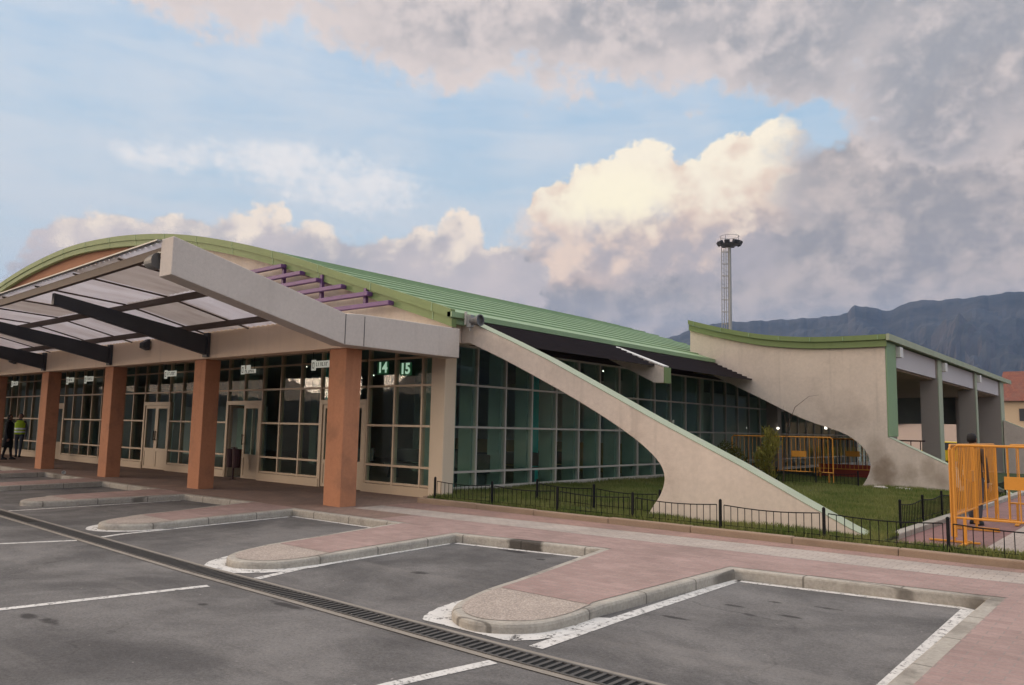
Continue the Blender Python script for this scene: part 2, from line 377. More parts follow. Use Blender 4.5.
def m_asphalt():
    m = bpy.data.materials.new('asphalt'); m.use_nodes = True; nt = m.node_tree; b = nt.nodes['Principled BSDF']
    tc = nt.nodes.new('ShaderNodeTexCoord'); ob = tc.outputs['Object']
    big = noise(nt, ob, .45, 7, .66, .5); mid = noise(nt, ob, 3.2, 6, .7); fine = noise(nt, ob, 34, 4, .75); grit = noise(nt, ob, 95, 2, .7)
    c = mixc(nt, big.step(.34, .66), (.092, .088, .087), (.190, .181, .174))
    v = .56 + mid*.62 + (fine-.5)*1.15 + (grit-.5)*.8
    c = mixc(nt, 1., c, combine(nt, v, v, v), 'MULTIPLY')
    mp = nt.nodes.new('ShaderNodeMapping'); nt.links.new(ob, mp.inputs[0]); mp.inputs['Scale'].default_value = (.10, 1.3, 1); mp.inputs['Rotation'].default_value = (0, 0, .12)
    wear = noise(nt, mp.outputs[0], 1.4, 6, .65)
    c = mixc(nt, wear.step(.50, .78)*.45, c, (.25, .232, .215))
    chips = (noise(nt, ob, 17, 2, .5)).step(.735, .78)
    c = mixc(nt, chips*.7, c, (.36, .33, .31))
    # a few cracks
    dn = noise(nt, ob, 1.2, 4, .6, out=1)
    wv = nt.nodes.new('ShaderNodeVectorMath'); wv.operation = 'MULTIPLY_ADD'; nt.links.new(dn, wv.inputs[0]); wv.inputs[1].default_value = (.9, .9, 0); nt.links.new(ob, wv.inputs[2])
    vo = nt.nodes.new('ShaderNodeTexVoronoi'); vo.feature = 'DISTANCE_TO_EDGE'; vo.inputs['Scale'].default_value = .33; nt.links.new(wv.outputs[0], vo.inputs['Vector'])
    crack = V(nt, vo.outputs['Distance']).step(.006, .001)*noise(nt, ob, .5, 3).step(.50, .60)
    c = mixc(nt, crack*.3, c, (.03, .028, .027))
    # oil drips and wet patches, each with its own place and shape
    sep = nt.nodes.new('ShaderNodeSeparateXYZ'); nt.links.new(ob, sep.inputs[0]); X_, Y_ = V(nt, sep.outputs[0]), V(nt, sep.outputs[1])
    nn = (noise(nt, ob, 5, 5, .7)-.5)*3.0; f = None
    for a_, e_, ra, re in [(-7.43, 2.62, .16, .07), (-7.17, 2.68, .22, .075), (-6.86, 3.85, .08, .05), (-6.3, 4.36, .34, .07), (-6.65, 6.35, .14, .09), (-6.25, 8.1, .10, .08), (-6.9, 8.36, .34, .09), (-3.3, 7.35, .12, .05),
                           (-3.05, 7.1, .08, .05), (-2.75, 7.3, .13, .05), (-3.1, 7.8, .09, .05), (-2.6, 7.9, .16, .05), (-3.5, 6.5, .18, .04), (-9.5, 6.8, .1, .06), (-10.5, 2.5, .15, .06)]:
        d = 1. - ((X_-a_)/ra).pow(2.) - ((Y_-e_)/re).pow(2.)
        f = d if f is None else f.max(d)
    c = mixc(nt, (f + nn).step(.0, .9)*f.step(-2.5, -.4)*.8, c, (.028, .026, .026))
    oil = (noise(nt, ob, 1.1, 6, .72, .6) + (noise(nt, ob, 7, 3, .6)-.5)*.35).step(.66, .80)
    c = mixc(nt, oil*.5, c, (.045, .042, .042))
    nt.links.new(c, b.inputs['Base Color']); b.inputs['Roughness'].default_value = .9; b.inputs['Specular IOR Level'].default_value = .25
    bp = nt.nodes.new('ShaderNodeBump'); bp.inputs['Strength'].default_value = .5; bp.inputs['Distance'].default_value = .012
    lk(nt, noise(nt, ob, 160, 3, .7), bp.inputs['Height']); nt.links.new(bp.outputs[0], b.inputs['Normal']); return m
m_asph = m_asphalt()

def m_pavers(name, c1, c2, mortar, bw, bh, rot=0., dirt=.4, dirtc=(.13, .10, .085)):
    m = bpy.data.materials.new(name); m.use_nodes = True; nt = m.node_tree; b = nt.nodes['Principled BSDF']
    tc = nt.nodes.new('ShaderNodeTexCoord'); mp = nt.nodes.new('ShaderNodeMapping'); nt.links.new(tc.outputs['Object'], mp.inputs[0]); mp.inputs['Rotation'].default_value = (0, 0, rot)
    br = nt.nodes.new('ShaderNodeTexBrick'); nt.links.new(mp.outputs[0], br.inputs['Vector'])
    br.inputs['Color1'].default_value = (*c1, 1); br.inputs['Color2'].default_value = (*c2, 1); br.inputs['Mortar'].default_value = (*mortar, 1)
    br.inputs['Scale'].default_value = 1; br.inputs['Brick Width'].default_value = bw; br.inputs['Row Height'].default_value = bh
    br.inputs['Mortar Size'].default_value = .006; br.inputs['Mortar Smooth'].default_value = .3
    ob = tc.outputs['Object']
    d = noise(nt, ob, .9, 6, .65, .3); f = noise(nt, ob, 45, 3, .6)
    c = mixc(nt, d.step(.42, .75)*dirt, br.outputs[0], dirtc)
    c = mixc(nt, noise(nt, ob, 15, 3, .6).step(.66, .74)*.35, c, dirtc)
    v = .74 + (noise(nt, ob, 2.2, 5, .65)*.52) + (f-.5)*.45
    c = mixc(nt, 1., c, combine(nt, v, v, v), 'MULTIPLY')
    nt.links.new(c, b.inputs['Base Color']); b.inputs['Roughness'].default_value = .9; b.inputs['Specular IOR Level'].default_value = .25
    bp = nt.nodes.new('ShaderNodeBump'); bp.inputs['Strength'].default_value = .4; bp.inputs['Distance'].default_value = .006
    lk(nt, V(nt, br.outputs['Fac'])*-1. + f*.4, bp.inputs['Height']); nt.links.new(bp.outputs[0], b.inputs['Normal']); return m
m_brick = m_pavers('red_pavers', (.335, .235, .21), (.285, .195, .175), (.26, .21, .19), .2, .1, 0)
m_pinkpav = m_pavers('dusty_pink_pavers', (.32, .20, .165), (.28, .175, .15), (.2, .15, .13), .2, .1, 0, .5)
m_grey = m_pavers('pale_grey_pavers', (.40, .345, .30), (.36, .315, .28), (.25, .21, .19), .2, .1, 0, .3)
m_walk = m_pavers('worn_walkway_pavers', (.25, .17, .135), (.22, .155, .125), (.15, .11, .1), .2, .1, 0, .5)
m_tile = m_pavers('roof_tiles', (.20, .075, .05), (.155, .06, .045), (.07, .035, .03), .25, .35, 0, .4)

def m_pebble():
    m = bpy.data.materials.new('pebble_paving'); m.use_nodes = True; nt = m.node_tree; b = nt.nodes['Principled BSDF']
    tc = nt.nodes.new('ShaderNodeTexCoord'); ob = tc.outputs['Object']
    vo = nt.nodes.new('ShaderNodeTexVoronoi'); nt.links.new(ob, vo.inputs['Vector']); vo.inputs['Scale'].default_value = 55
    dist = V(nt, vo.outputs['Distance'])
    c = mixc(nt, dist.step(.25, .6), (.40, .34, .29), (.30, .25, .215))
    cell = nt.nodes.new('ShaderNodeSeparateXYZ'); nt.links.new(vo.outputs['Color'], cell.inputs[0])
    cv = V(nt, cell.outputs[0])*.34 + .83
    c = mixc(nt, 1., c, combine(nt, cv, cv, cv), 'MULTIPLY')
    v = .75 + noise(nt, ob, 4, 5)*.5
    c = mixc(nt, 1., c, combine(nt, v, v, v), 'MULTIPLY')
    nt.links.new(c, b.inputs['Base Color']); b.inputs['Roughness'].default_value = .95
    bp = nt.nodes.new('ShaderNodeBump'); bp.inputs['Strength'].default_value = .6; bp.inputs['Distance'].default_value = .012
    lk(nt, dist*-1., bp.inputs['Height']); nt.links.new(bp.outputs[0], b.inputs['Normal']); return m
m_peb = m_pebble()

def m_linepaint(name, lo, hi, scale=9.):
    m = bpy.data.materials.new(name); m.use_nodes = True; nt = m.node_tree; b = nt.nodes['Principled BSDF']
    tc = nt.nodes.new('ShaderNodeTexCoord'); ob = tc.outputs['Object']
    n = noise(nt, ob, scale, 6, .7) + (noise(nt, ob, 40, 3, .7)-.5)*.5
    v = .42 + noise(nt, ob, 5, 4)*.25
    nt.links.new(combine(nt, v, v*.97, v*.92), b.inputs['Base Color']); b.inputs['Roughness'].default_value = .85
    lk(nt, n.step(lo, hi), b.inputs['Alpha']); return m
m_line = m_linepaint('worn_white_line', .28, .50, 14.)
m_splash = m_linepaint('splashed_white_paint', .34, .46, 7.)

def m_soil():
    return mat('lawn_soil', (.045, .06, .018), .95, .3, 1.2, 30, .3, .5, 30, dark=(.08, .06, .035), darkscale=.8, darkamt=.5)
m_lawn = m_soil()

def m_leaf(name, c1, c2, trans=.3):
    m = bpy.data.materials.new(name); m.use_nodes = True; nt = m.node_tree; nt.nodes.clear()
    out = nt.nodes.new('ShaderNodeOutputMaterial'); d = nt.nodes.new('ShaderNodeBsdfDiffuse'); t = nt.nodes.new('ShaderNodeBsdfTranslucent')
    tc = nt.nodes.new('ShaderNodeTexCoord'); g = nt.nodes.new('ShaderNodeNewGeometry')
    rnd = V(nt, g.outputs['Random Per Island']); n = noise(nt, tc.outputs['Object'], 1.1, 4, .6)
    c = mixc(nt, (rnd*.6 + n.step(.35, .65)*.6).min(1.), c1, c2)
    nt.links.new(c, d.inputs[0]); nt.links.new(c, t.inputs[0])
    mx = nt.nodes.new('ShaderNodeMixShader'); mx.inputs[0].default_value = trans
    nt.links.new(d.outputs[0], mx.inputs[1]); nt.links.new(t.outputs[0], mx.inputs[2]); nt.links.new(mx.outputs[0], out.inputs[0]); return m
m_grass = m_leaf('grass_blades', (.085, .135, .032), (.25, .25, .09))
m_bamboo = m_leaf('bamboo_leaves', (.19, .18, .04), (.36, .32, .09))
m_bush = m_leaf('bush_leaves', (.06, .075, .02), (.15, .14, .04))
m_twig = mat('twig_bark', (.10, .065, .05), .9)

# ================================================================== GROUND
ZP = .12
g = MB(); g.quad((-3380, -3380, 0), (3380, -3380, 0), (3380, 3380, 0), (-3380, 3380, 0))
struct(g.build('ground', m_asph))

front = [(-1.45, 8.96), (-3.88, 8.63), (-5.78, 8.74), (-8.03, 8.35), (-9.56, 8.60), (-12.33, 8.54), (-13.95, 8.64), (-16.2, 8.5),
         (-17.9, 8.7), (-20.7, 8.68), (-22.2, 8.8), (-25.1, 8.9), (-26.6, 8.9), (-60, 9.1)]
outline = [(14, -12), (14, 11.18), (-11.85, 11.18), (-11.85, 12.34), (-60, 12.34)] + front[::-1] + [(-1.45, -12)]
pv = MB(); pv.prism(outline, 'z', -.1, ZP)
struct(pv.build('pavement', m_kerbp, bevel=.025))
# brick sheets on the pavement, inside the kerb stones
fr_in = [(x, y+.12) for x, y in front]
zb = ZP+.004
def yfront(x):
    pts = sorted(fr_in)
    return float(np.interp(x, [p[0] for p in pts], [p[1] for p in pts]))
s1 = MB()
s1.poly([(-1.31, -11.9, zb), (13.9, -11.9, zb), (13.9, 10.04, zb), (-1.31, 10.04, zb)])
inn = [p for p in fr_in if p[0] < -1.5 and p[0] > -10.2]
s1.poly([(-1.31, 10.04, zb), (-10.2, 9.55, zb), (-10.2, yfront(-10.2), zb)] + [(x, y, zb) for x, y in inn[::-1]] + [(-1.31, yfront(-1.46), zb)])
struct(s1.build('red_paving', m_brick))
s2 = MB(); s2.poly([(13.9, 10.05, zb), (13.9, 10.86, zb), (-1.3, 10.86, zb), (-5.5, 10.64, zb), (-10.2, 10.28, zb), (-11.8, 10.22, zb), (-11.8, 9.5, zb), (-10.2, 9.56, zb), (-1.3, 10.05, zb)])
struct(s2.build('grey_paving_strip', m_grey))
s3 = MB(); s3.poly([(13.9, 10.87, zb), (13.9, 11.14, zb), (-11.8, 11.14, zb), (-11.8, 10.23, zb), (-10.2, 10.29, zb), (-5.5, 10.65, zb), (-1.3, 10.87, zb)])
struct(s3.build('pink_paving', m_pinkpav))
s4 = MB()
w4 = [(x, y, zb) for x, y in fr_in if x < -10.3]
s4.poly([(-10.21, yfront(-10.2), zb)] + w4 + [(-60, 12.3, zb), (-11.9, 12.3, zb), (-11.81, 11.1, zb), (-11.81, 9.5, zb), (-10.21, 9.54, zb)])
struct(s4.build('walkway_paving', m_walk))

# kerbed islands between the bays
def island(xn, xr, xl, yb, label, dyn=0.):
    e = empty('kerb_island', (xn, 6.5, 0))
    nose = [(.55, 6.1), (.58, 5.6), (.52, 5.2), (.30, 4.95), (.05, 4.87), (-.22, 4.97), (-.42, 5.18), (-.56, 5.5), (-.68, 5.95), (-.74, 6.4)]
    nose = [(a, b+dyn*(1 if b < 5.8 else .5)) for a, b in nose]; YN = 6.0+dyn*.5
    def outl(ins, ybk):
        c = np.array([0, 6.4+dyn*.5]); pts = []
        for dx, y in nose:
            v = np.array([dx, y])-c; L = np.linalg.norm(v) if y < YN-.1 else abs(v[0])
            k = (L-ins)/L
            q = c+v*k if y < YN-.1 else np.array([dx*(abs(dx)-ins)/abs(dx), y])
            pts.append((xn+q[0], q[1]))
        pts = smooth_line(pts, 4)
        return [(xr-ins, ybk)] + pts + [(xl+ins, ybk)]
    def top(y): return .085 + .035*min(1, max(0, (y-5.2)/2.2))
    o = outl(0, yb+.02); n = len(o)
    k = MB(); k.add([(x-xn, y-6.5, -.05) for x, y in o] + [(x-xn, y-6.5, top(y)) for x, y in o],
                    [tuple(range(n))[::-1], tuple(range(n, 2*n))] + [(i, (i+1) % n, (i+1) % n+n, i+n) for i in range(n)])
    local(k, 'kerb', m_kerb, e, bevel=.03)
    i_ = outl(.105, yb+.14)
    brk = [p for p in i_ if p[1] >= YN]; nos = [p for p in i_ if p[1] <= YN]
    ra, la = nos[0], nos[-1]
    def sheet(pts, name, m, dz=.004):
        q = MB(); q.poly([(x-xn, y-6.5, top(y)+dz) for x, y in pts]); return local(q, name, m, e)
    right = [p for p in i_[:len(i_)//2] if p[1] > YN+.02]; left = [p for p in i_[len(i_)//2:] if p[1] > YN+.02]
    sheet(right + [(ra[0], YN), (la[0], YN)] + left, 'brick_paving', m_brick, .005)
    sheet([(ra[0], YN-.01)] + nos + [(la[0], YN-.01)], 'nose_paving', m_peb, .005)
    tag(e, label, 'kerb island', 'kerbed islands between the bus bays')
    return e
island(-4.55, -3.88, -5.78, 8.70, 'nearest kerbed island with rounded pebble nose and red brick top')
island(-8.42, -8.03, -9.56, 8.50, 'second nearest kerbed island, splashed white paint round its pebble nose', .14)
island(-12.62, -12.33, -13.95, 8.56, 'third kerbed island from the camera with a pale rounded nose', .42)
island(-16.95, -16.2, -17.9, 8.55, 'fourth kerbed island, left of the pale nosed one', .75)
island(-21.1, -20.7, -22.2, 8.72, 'fifth kerbed island, cut by the left edge of the photo', .9)
island(-25.6, -25.1, -26.6, 8.9, 'farthest kerbed island, only its back end in view at the left edge', 1.)

# painted lines
def line(pts, w, m=m_line, z=.004, name='road_line'):
    q = MB(); P = [Vector((x, y, 0)) for x, y in pts]
    L, Rr = [], []
    for i, p in enumerate(P):
        d = (P[min(i+1, len(P)-1)]-P[max(i-1, 0)]).normalized(); a = Vector((-d.y, d.x, 0))*w/2
        L.append(p+a); Rr.append(p-a)
    for i in range(len(P)-1): q.quad((*L[i][:2], z), (*L[i+1][:2], z), (*Rr[i+1][:2], z), (*Rr[i][:2], z))
    return struct(q.build(name, m))
line([(-4.02, 2.2), (-3.93, 3.53), (-3.78, 4.36)], .10)
line([(-3.79, 4.86), (-3.83, 6.0), (-3.86, 8.66)], .13)
line([(-3.84, 8.57), (-1.66, 8.88), (-1.60, 8.86), (-1.54, 5.6), (-1.52, -2)], .11)
line([(-8.1, .3), (-7.87, 2.53), (-7.58, 4.30)], .10)
line([(-7.58, 4.85), (-7.78, 5.6), (-8.0, 8.2)], .10)
line([(-7.95, 8.30), (-5.85, 8.66)], .10)
line([(-12.2, 1.0), (-11.94, 3.77), (-11.62, 4.6)], .10)
line([(-11.72, 4.95), (-11.85, 5.3), (-12.2, 8.4)], .10)
line([(-12.2, 8.48), (-9.8, 8.52)], .09)
line([(-16.3, 1.0), (-16.0, 4.6)], .10)
line([(-16.05, 5.0), (-16.15, 8.4)], .09)
# slopped white paint round the island noses
def splash(xn, k=1., dyn=0.):
    nose = [(.60, 6.0), (.62, 5.55), (.55, 5.12), (.32, 4.85), (.05, 4.76), (-.24, 4.86), (-.46, 5.08), (-.62, 5.42), (-.70, 5.75)]
    P = smooth_line(nose, 8); c = Vector((0, 5.6, 0)); q = MB(); inn, ou = [], []
    for i, (dx, y) in enumerate(P):
        t = i/(len(P)-1); y += dyn*(1 if y < 5.8 else .5); d = (Vector((dx, y, 0))-c).normalized()
        w = k*(.06 + .07*math.sin(math.pi*t) + .02*math.sin(9*t+xn) + .015*random.random())
        inn.append((xn+dx-d.x*.10, max(4.90, y-d.y*.10), .006)); ou.append((xn+dx+d.x*w, max(4.845, y+d.y*w), .006))
    for i in range(len(P)-1): q.quad(inn[i], inn[i+1], ou[i+1], ou[i])
    struct(q.build('spilled_paint', m_splash))
splash(-4.55, 1.25, .03); splash(-8.42, 1.1, .14); splash(-12.62, .5, .42)

# drain channel
dr = empty('drain_channel', (-9, 4.65, 0))
def dy(x): return float(np.interp(x, [-18.25, -8.52, -6.59, -3.82, 6], [5.05, 4.66, 4.63, 4.57, 4.6]))
f_ = MB(); xs = [-24, -18.2, -8.5, -6.6, -3.8, 6]
for a, b in zip(xs, xs[1:]):
    for s0, s1_ in ((.115, .185), (-.185, -.115)):
        f_.quad((a+9, dy(a)-4.65+s0, .007), (b+9, dy(b)-4.65+s0, .007), (b+9, dy(b)-4.65+s1_, .007), (a+9, dy(a)-4.65+s1_, .007))
local(f_, 'concrete_edging', mat('drain_concrete', (.24, .215, .185), .95, .2, 2., 60, .12, dark=(.07, .065, .06), darkscale=2, darkamt=.4), dr)
t_ = MB()
for a, b in zip(xs, xs[1:]): t_.quad((a+9, dy(a)-4.65-.115, .005), (b+9, dy(b)-4.65-.115, .005), (b+9, dy(b)-4.65+.115, .005), (a+9, dy(a)-4.65+.115, .005))
local(t_, 'channel', mat('channel_dark', (.008, .008, .008), .9), dr)
gr = MB(); x = -14.
while x < 6:
    y = dy(x); gr.box(x+9, x+9+.030, y-4.65-.105, y-4.65+.105, .006, .012); x += .075
for a, b in zip(xs[1:], xs[2:]):
    for s0 in (-.11, .11): gr.bar((a+9, dy(a)-4.65+s0, .010), (b+9, dy(b)-4.65+s0, .010), .022, .008)
local(gr, 'grate', mat('cast_iron', (.085, .08, .075), .6, .2, 5, 40, .1, metal=.3), dr)
tag(dr, 'long iron grated drain channel with concrete edging crossing the asphalt', 'drain')

# kerb of the lawn, lawn and path
gk = MB(); x = -11.85
while x < 14:
    L = random.uniform(1.1, 1.7); gk.box(x+.004, min(x+L, 14), 11.18, 11.33, -.05, .215+random.uniform(-.006, .006)); x += L
gk.box(-11.85, -11.72, 11.34, 12.0, -.05, .245)
struct(gk.build('lawn_kerb', m_tankerb, bevel=.015))
lawn = MB(); lawn.poly([(-11.72, 11.33, .19), (14, 11.33, .19), (14, 11.76, .19), (-3.19, 11.76, .19), (-3.19, 12.9, .19), (-3.36, 12.9, .19), (-3.36, 40, .19), (-12.7, 40, .19), (-12.7, 12.6, .19), (-11.72, 12.5, .19)])
struct(lawn.build('lawn', m_lawn))
pk = MB(); pk.box(-3.36, -3.20, 12.9, 70, -.05, .21); pk.box(4.0, 4.16, 11.9, 70, -.05, .21)
struct(pk.build('path_kerb', m_kerb, bevel=.015))
pa = MB(); pa.quad((-3.2, 11.76, .125), (-2.08, 11.76, .125), (-2.08, 70, .125), (-3.2, 70, .125)); pa.quad((-1.0, 11.76, .125), (4., 11.76, .125), (4., 70, .125), (-1.0, 70, .125))
struct(pa.build('path', m_pavers('path_pavers', (.25, .135, .125), (.21, .12, .11), (.15, .11, .1), .2, .1, 0, .5)))
pb = MB(); pb.quad((-2.078, 11.76, .126), (-1.002, 11.76, .126), (-1.002, 70, .126), (-2.078, 70, .126))
struct(pb.build('path_strip', m_grey))

def grass(name, n, regions, h0, h1):
    rng = np.random.default_rng(3)
    vs, fs = [], []
    tot = sum((b-a)*(d-c)*w for a, b, c, d, w in regions)
    for a, b, c, d, w in regions:
        k = int(n*(b-a)*(d-c)*w/tot)
        X = rng.uniform(a, b, k); Y = rng.uniform(c, d, k); hh = rng.uniform(h0, h1, k)*(.7+.6*np.abs(np.sin(X*1.3+Y*.9))); an = rng.uniform(0, 6.28, k); ln = rng.normal(0, .35, (k, 2)); wd = rng.uniform(.006, .014, k)
        for i in range(k):
            o = len(vs); ca, sa = math.cos(an[i])*wd[i], math.sin(an[i])*wd[i]
            vs += [(X[i]-ca, Y[i]-sa, .185), (X[i]+ca, Y[i]+sa, .185), (X[i]+ln[i, 0]*hh[i], Y[i]+ln[i, 1]*hh[i], .185+hh[i])]
            fs.append((o, o+1, o+2))
    me = bpy.data.meshes.new(name); me.from_pydata(vs, [], fs); me.materials.append(m_grass)
    o = bpy.data.objects.new(name, me); col.objects.link(o); o['kind'] = 'stuff'
    o['label'] = 'short rough green grass of the lawn round the buttress walls'; o['category'] = 'grass'
grass('grass', 120000, [(-11.7, -3.4, 11.34, 12.1, 4.), (-3.4, 3, 11.34, 11.75, 4.), (-3.5, -3.2, 11.7, 12.9, 4.), (-11.7, -6.8, 12.5, 18, 1.8), (-6.8, -3.4, 12.5, 24.4, 1.3), (-12.6, -6.8, 18, 28, .7), (-12.6, -11.7, 12.6, 18, 1.5)], .05, .11)

# ================================================================== TERMINAL BUILDING
B = empty('terminal_building', (-25, 12.1, 0))
tag(B, 'bus terminal with green vaulted roof, orange pillars, glass walls and cream buttress walls', 'building')
def part(mb, name, m, parent=B, **k):
    o = mb.build(name, m, None, **k)
    o.parent = parent
    if parent == B: o.matrix_parent_inverse = Matrix.Translation(-Vector((-25, 12.1, 0)))
    return o

# vault profile
half = [(-11.62, 4.12), (-11.85, 4.20), (-13.63, 4.76), (-15.51, 5.36), (-17.68, 6.05), (-20.19, 6.74), (-23.11, 7.40), (-25.81, 7.84), (-28.9, 8.17), (-32.46, 8.33)]
prof = half + [(-64.92-x, z) for x, z in half[-2::-1]]
prof = smooth_line(prof, 5)
px_, pz_ = np.array([p[0] for p in prof])[::-1], np.array([p[1] for p in prof])[::-1]
def vz(x): return float(np.interp(x, px_, pz_))
# roof sheet with standing ribs that run along the building
rp = []
L = 0; xs_ = np.linspace(-11.62, -53.3, 700)
cum = [0]
for a, b in zip(xs_, xs_[1:]): cum.append(cum[-1] + math.hypot(b-a, vz(b)-vz(a)))
tot = cum[-1]; s_ = 0
def at_s(s): return float(np.interp(s, cum, xs_))
while s_ < tot-.72:
    for ds, dz in ((0, 0), (.60, 0), (.61, .035), (.66, .035), (.67, 0)):
        x = at_s(s_+ds); rp.append((x, vz(x)+dz))
    s_ += .70
low = [(x, vz(x)-.07) for x in np.linspace(rp[-1][0], rp[0][0], 80)]
n = len(rp)
rf = MB()
rf.add([(x, 11.9, z) for x, z in rp] + [(x, 30, z) for x, z in rp], [(i, i+1, n+i+1, n+i) for i in range(n-1)])
rf.add([(x, 11.9, z) for x, z in low] + [(x, 30, z) for x, z in low], [(i, i+1, len(low)+i+1, len(low)+i) for i in range(len(low)-1)])
roof = part(rf, 'roof', m_green)
roof.data.materials.append(mat('green_metal_seam_shade', (.165, .25, .125), .55))  # darker rib sides: shadow lines of the seams put into the colour
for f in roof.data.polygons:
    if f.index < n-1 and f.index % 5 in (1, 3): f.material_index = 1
def band(t0, t1, y0, y1, name, m, parent):
    xx = np.linspace(-53.3, -11.62, 120)
    q = MB(); q.prism([(x, vz(x)-t0) for x in xx] + [(x, vz(x)-t1) for x in xx[::-1]], 'y', y0, y1); return part(q, name, m, parent)
band(-.05, .14, 11.76, 11.9, 'fascia', m_fascia, roof)
band(.143, .33, 11.80, 11.95, 'fascia', m_fascia, roof)
# fascia joints
for x in np.arange(-50, -12, 2.1):
    j = MB(); j.bar((x, 11.756, vz(x)+.045), (x, 11.756, vz(x)-.138), .02, .012); j.bar((x, 11.796, vz(x)-.146), (x, 11.796, vz(x)-.325), .02, .012); part(j, 'fascia_joint', m_green, roof)
ev = MB(); ev.box(-11.72, -11.58, 11.76, 24.39, 4.0, 4.115); ev.box(-11.80, -11.66, 11.93, 24.39, 3.87, 3.997)
part(ev, 'gutter', m_green, roof)
dp = MB(); dp.tube([(-11.54, 12.15, 4.15), (-11.54, 12.15, 3.86)], .03)
part(dp, 'downpipe', m_framew, roof)

# gable wall
xx = np.linspace(-24.8, -11.8, 40)
gw = MB(); gw.prism([(x, vz(x)-.30) for x in xx] + [(-11.8, 3.5), (-24.8, 3.5)], 'y', 12.0, 12.3); part(gw, 'gable_wall', m_stucco)
xx = np.linspace(-40.2, -24.8, 40)
gw = MB(); gw.prism([(x, vz(x)-.30) for x in xx] + [(-24.8, 3.5), (-40.2, 3.5)], 'y', 12.0, 12.3); part(gw, 'gable_panel', m_terra)
xx = np.linspace(-53, -40.2, 40)
gw = MB(); gw.prism([(x, vz(x)-.30) for x in xx] + [(-40.2, 3.5), (-53, 3.5)], 'y', 12.0, 12.3); part(gw, 'gable_wall', m_stucco)
# purple sun bars on the gable
for xr, z in [(-17.82, 5.83), (-16.96, 5.545), (-16.25, 5.285), (-15.23, 5.015), (-14.23, 4.74), (-13.47, 4.46)]:
    q = MB(); q.box(xr-4.2, xr, 11.62, 11.74, z-.05, z+.05); q.box(xr-.14, xr-.02, 11.742, 11.998, z-.045, z+.045)
    part(q, 'sunshade_bar', m_purple, bevel=.01)
for x, z0, z1 in [(-17.92, 5.35, 5.90), (-16.22, 4.78, 5.42), (-14.48, 4.46, 4.90)]:
    q = MB(); q.box(x-.045, x+.045, 11.745, 11.83, z0, z1); part(q, 'sunshade_post', m_purple)

# header beam, soffit, pillars
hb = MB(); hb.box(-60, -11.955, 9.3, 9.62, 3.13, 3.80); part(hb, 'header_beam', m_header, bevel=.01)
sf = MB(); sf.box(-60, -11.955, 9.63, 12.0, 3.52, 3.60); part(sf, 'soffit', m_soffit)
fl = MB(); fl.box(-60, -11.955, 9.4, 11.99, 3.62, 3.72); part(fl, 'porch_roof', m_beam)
for x in (-12.28, -17.5, -22.43, -27.02, -31.85, -36.6, -41.4, -46.2):
    q = MB(); q.box(x-.26, x+.26, 9.37, 9.75, .05, 3.13); part(q, 'pillar', m_pillar, bevel=.012)
# corner column
cc = MB(); cc.box(-12.41, -11.98, 12.02, 12.37, .05, 4.0); part(cc, 'corner_column', mat('cream_column_paint', (.62, .51, .38), .85, .05, .8, 40, .05, .2, 50, streak=.1), bevel=.015)

# canopy: end beam bent at the pillar, rafters, purlins, sheets
cs = MB()
def zc(y, x=-12): return float(np.interp(y, [5.4, 5.65, 7.42, 9.3], [4.45, 4.415, 4.16, 3.72])) - min(.17, max(0, (-11.95-x)*.024))*max(0, (7.42-y)/1.77)
cb = MB(); cb.prism([(12.0, 3.13), (9.36, 3.13), (8.96, 3.13), (5.63, 3.89), (5.63, 4.49), (8.96, 3.71), (9.36, 3.74), (12.0, 3.76)], 'x', -11.95, -11.56)
canopy_x1 = -11.955
tops = []
sheets = MB(); browned = []
ribs = np.arange(-50, canopy_x1-.01, 1.86)
xe = [canopy_x1] ; x = -13.5
while x > -50: xe.append(x); x -= 1.86
brown = {(1, 0), (2, 1), (4, 0), (7, 1)}
def sheet_piece(mb, xa, xb, ya, yb):
    nx = max(4, int(abs(xb-xa)/.09)); top_, bot = [], []
    vs = []
    for i in range(nx+1):
        x_ = xa+(xb-xa)*i/nx; dz = .012*math.cos(2*math.pi*i/2.)
        vs += [(x_, ya, zc(ya, x_)+.022+dz), (x_, yb, zc(yb, x_)+.022+dz), (x_, ya, zc(ya, x_)+.034+dz), (x_, yb, zc(yb, x_)+.034+dz)]
    fs = []
    for i in range(nx): a = 4*i; b = a+4; fs += [(a, a+1, b+1, b), (a+2, b+2, b+3, a+3)]
    fs += [(0, 2, 3, 1), (4*nx, 4*nx+1, 4*nx+3, 4*nx+2)]
    mb.add(vs, fs)
ys = [5.62, 7.42, 9.29]
for i in range(len(xe)-1):
    for k_, (ya, yb) in enumerate(zip(ys, ys[1:])):
        if (i, k_) in brown:
            shb = MB(); sheet_piece(shb, xe[i]-.012, xe[i+1]+.012, ya+.005, yb-.005); browned.append(shb)
        else: sheet_piece(sheets, xe[i]-.012, xe[i+1]+.012, ya+.005, yb-.005)
canopy = part(sheets, 'canopy', m_sheet)
for shb in browned: part(shb, 'browned_sheet', m_sheetb, canopy)
part(cb, 'end_beam', m_beam, canopy, bevel=.012)
for y in (8.955, 9.40):
    jn = MB(); jn.box(-11.558, -11.553, y, y+.012, 3.14, 3.70); part(jn, 'beam_joint', m_steel, canopy)
for x in xe[1:]:
    seam = MB(); seam.bar((x, 5.64, zc(5.64, x)-.005), (x, 7.42, zc(7.42)-.005), .03, .03); seam.bar((x, 7.40, zc(7.42)-.004), (x, 9.28, zc(9.28)-.005), .03, .03); part(seam, 'sheet_seam', m_purlin, canopy)
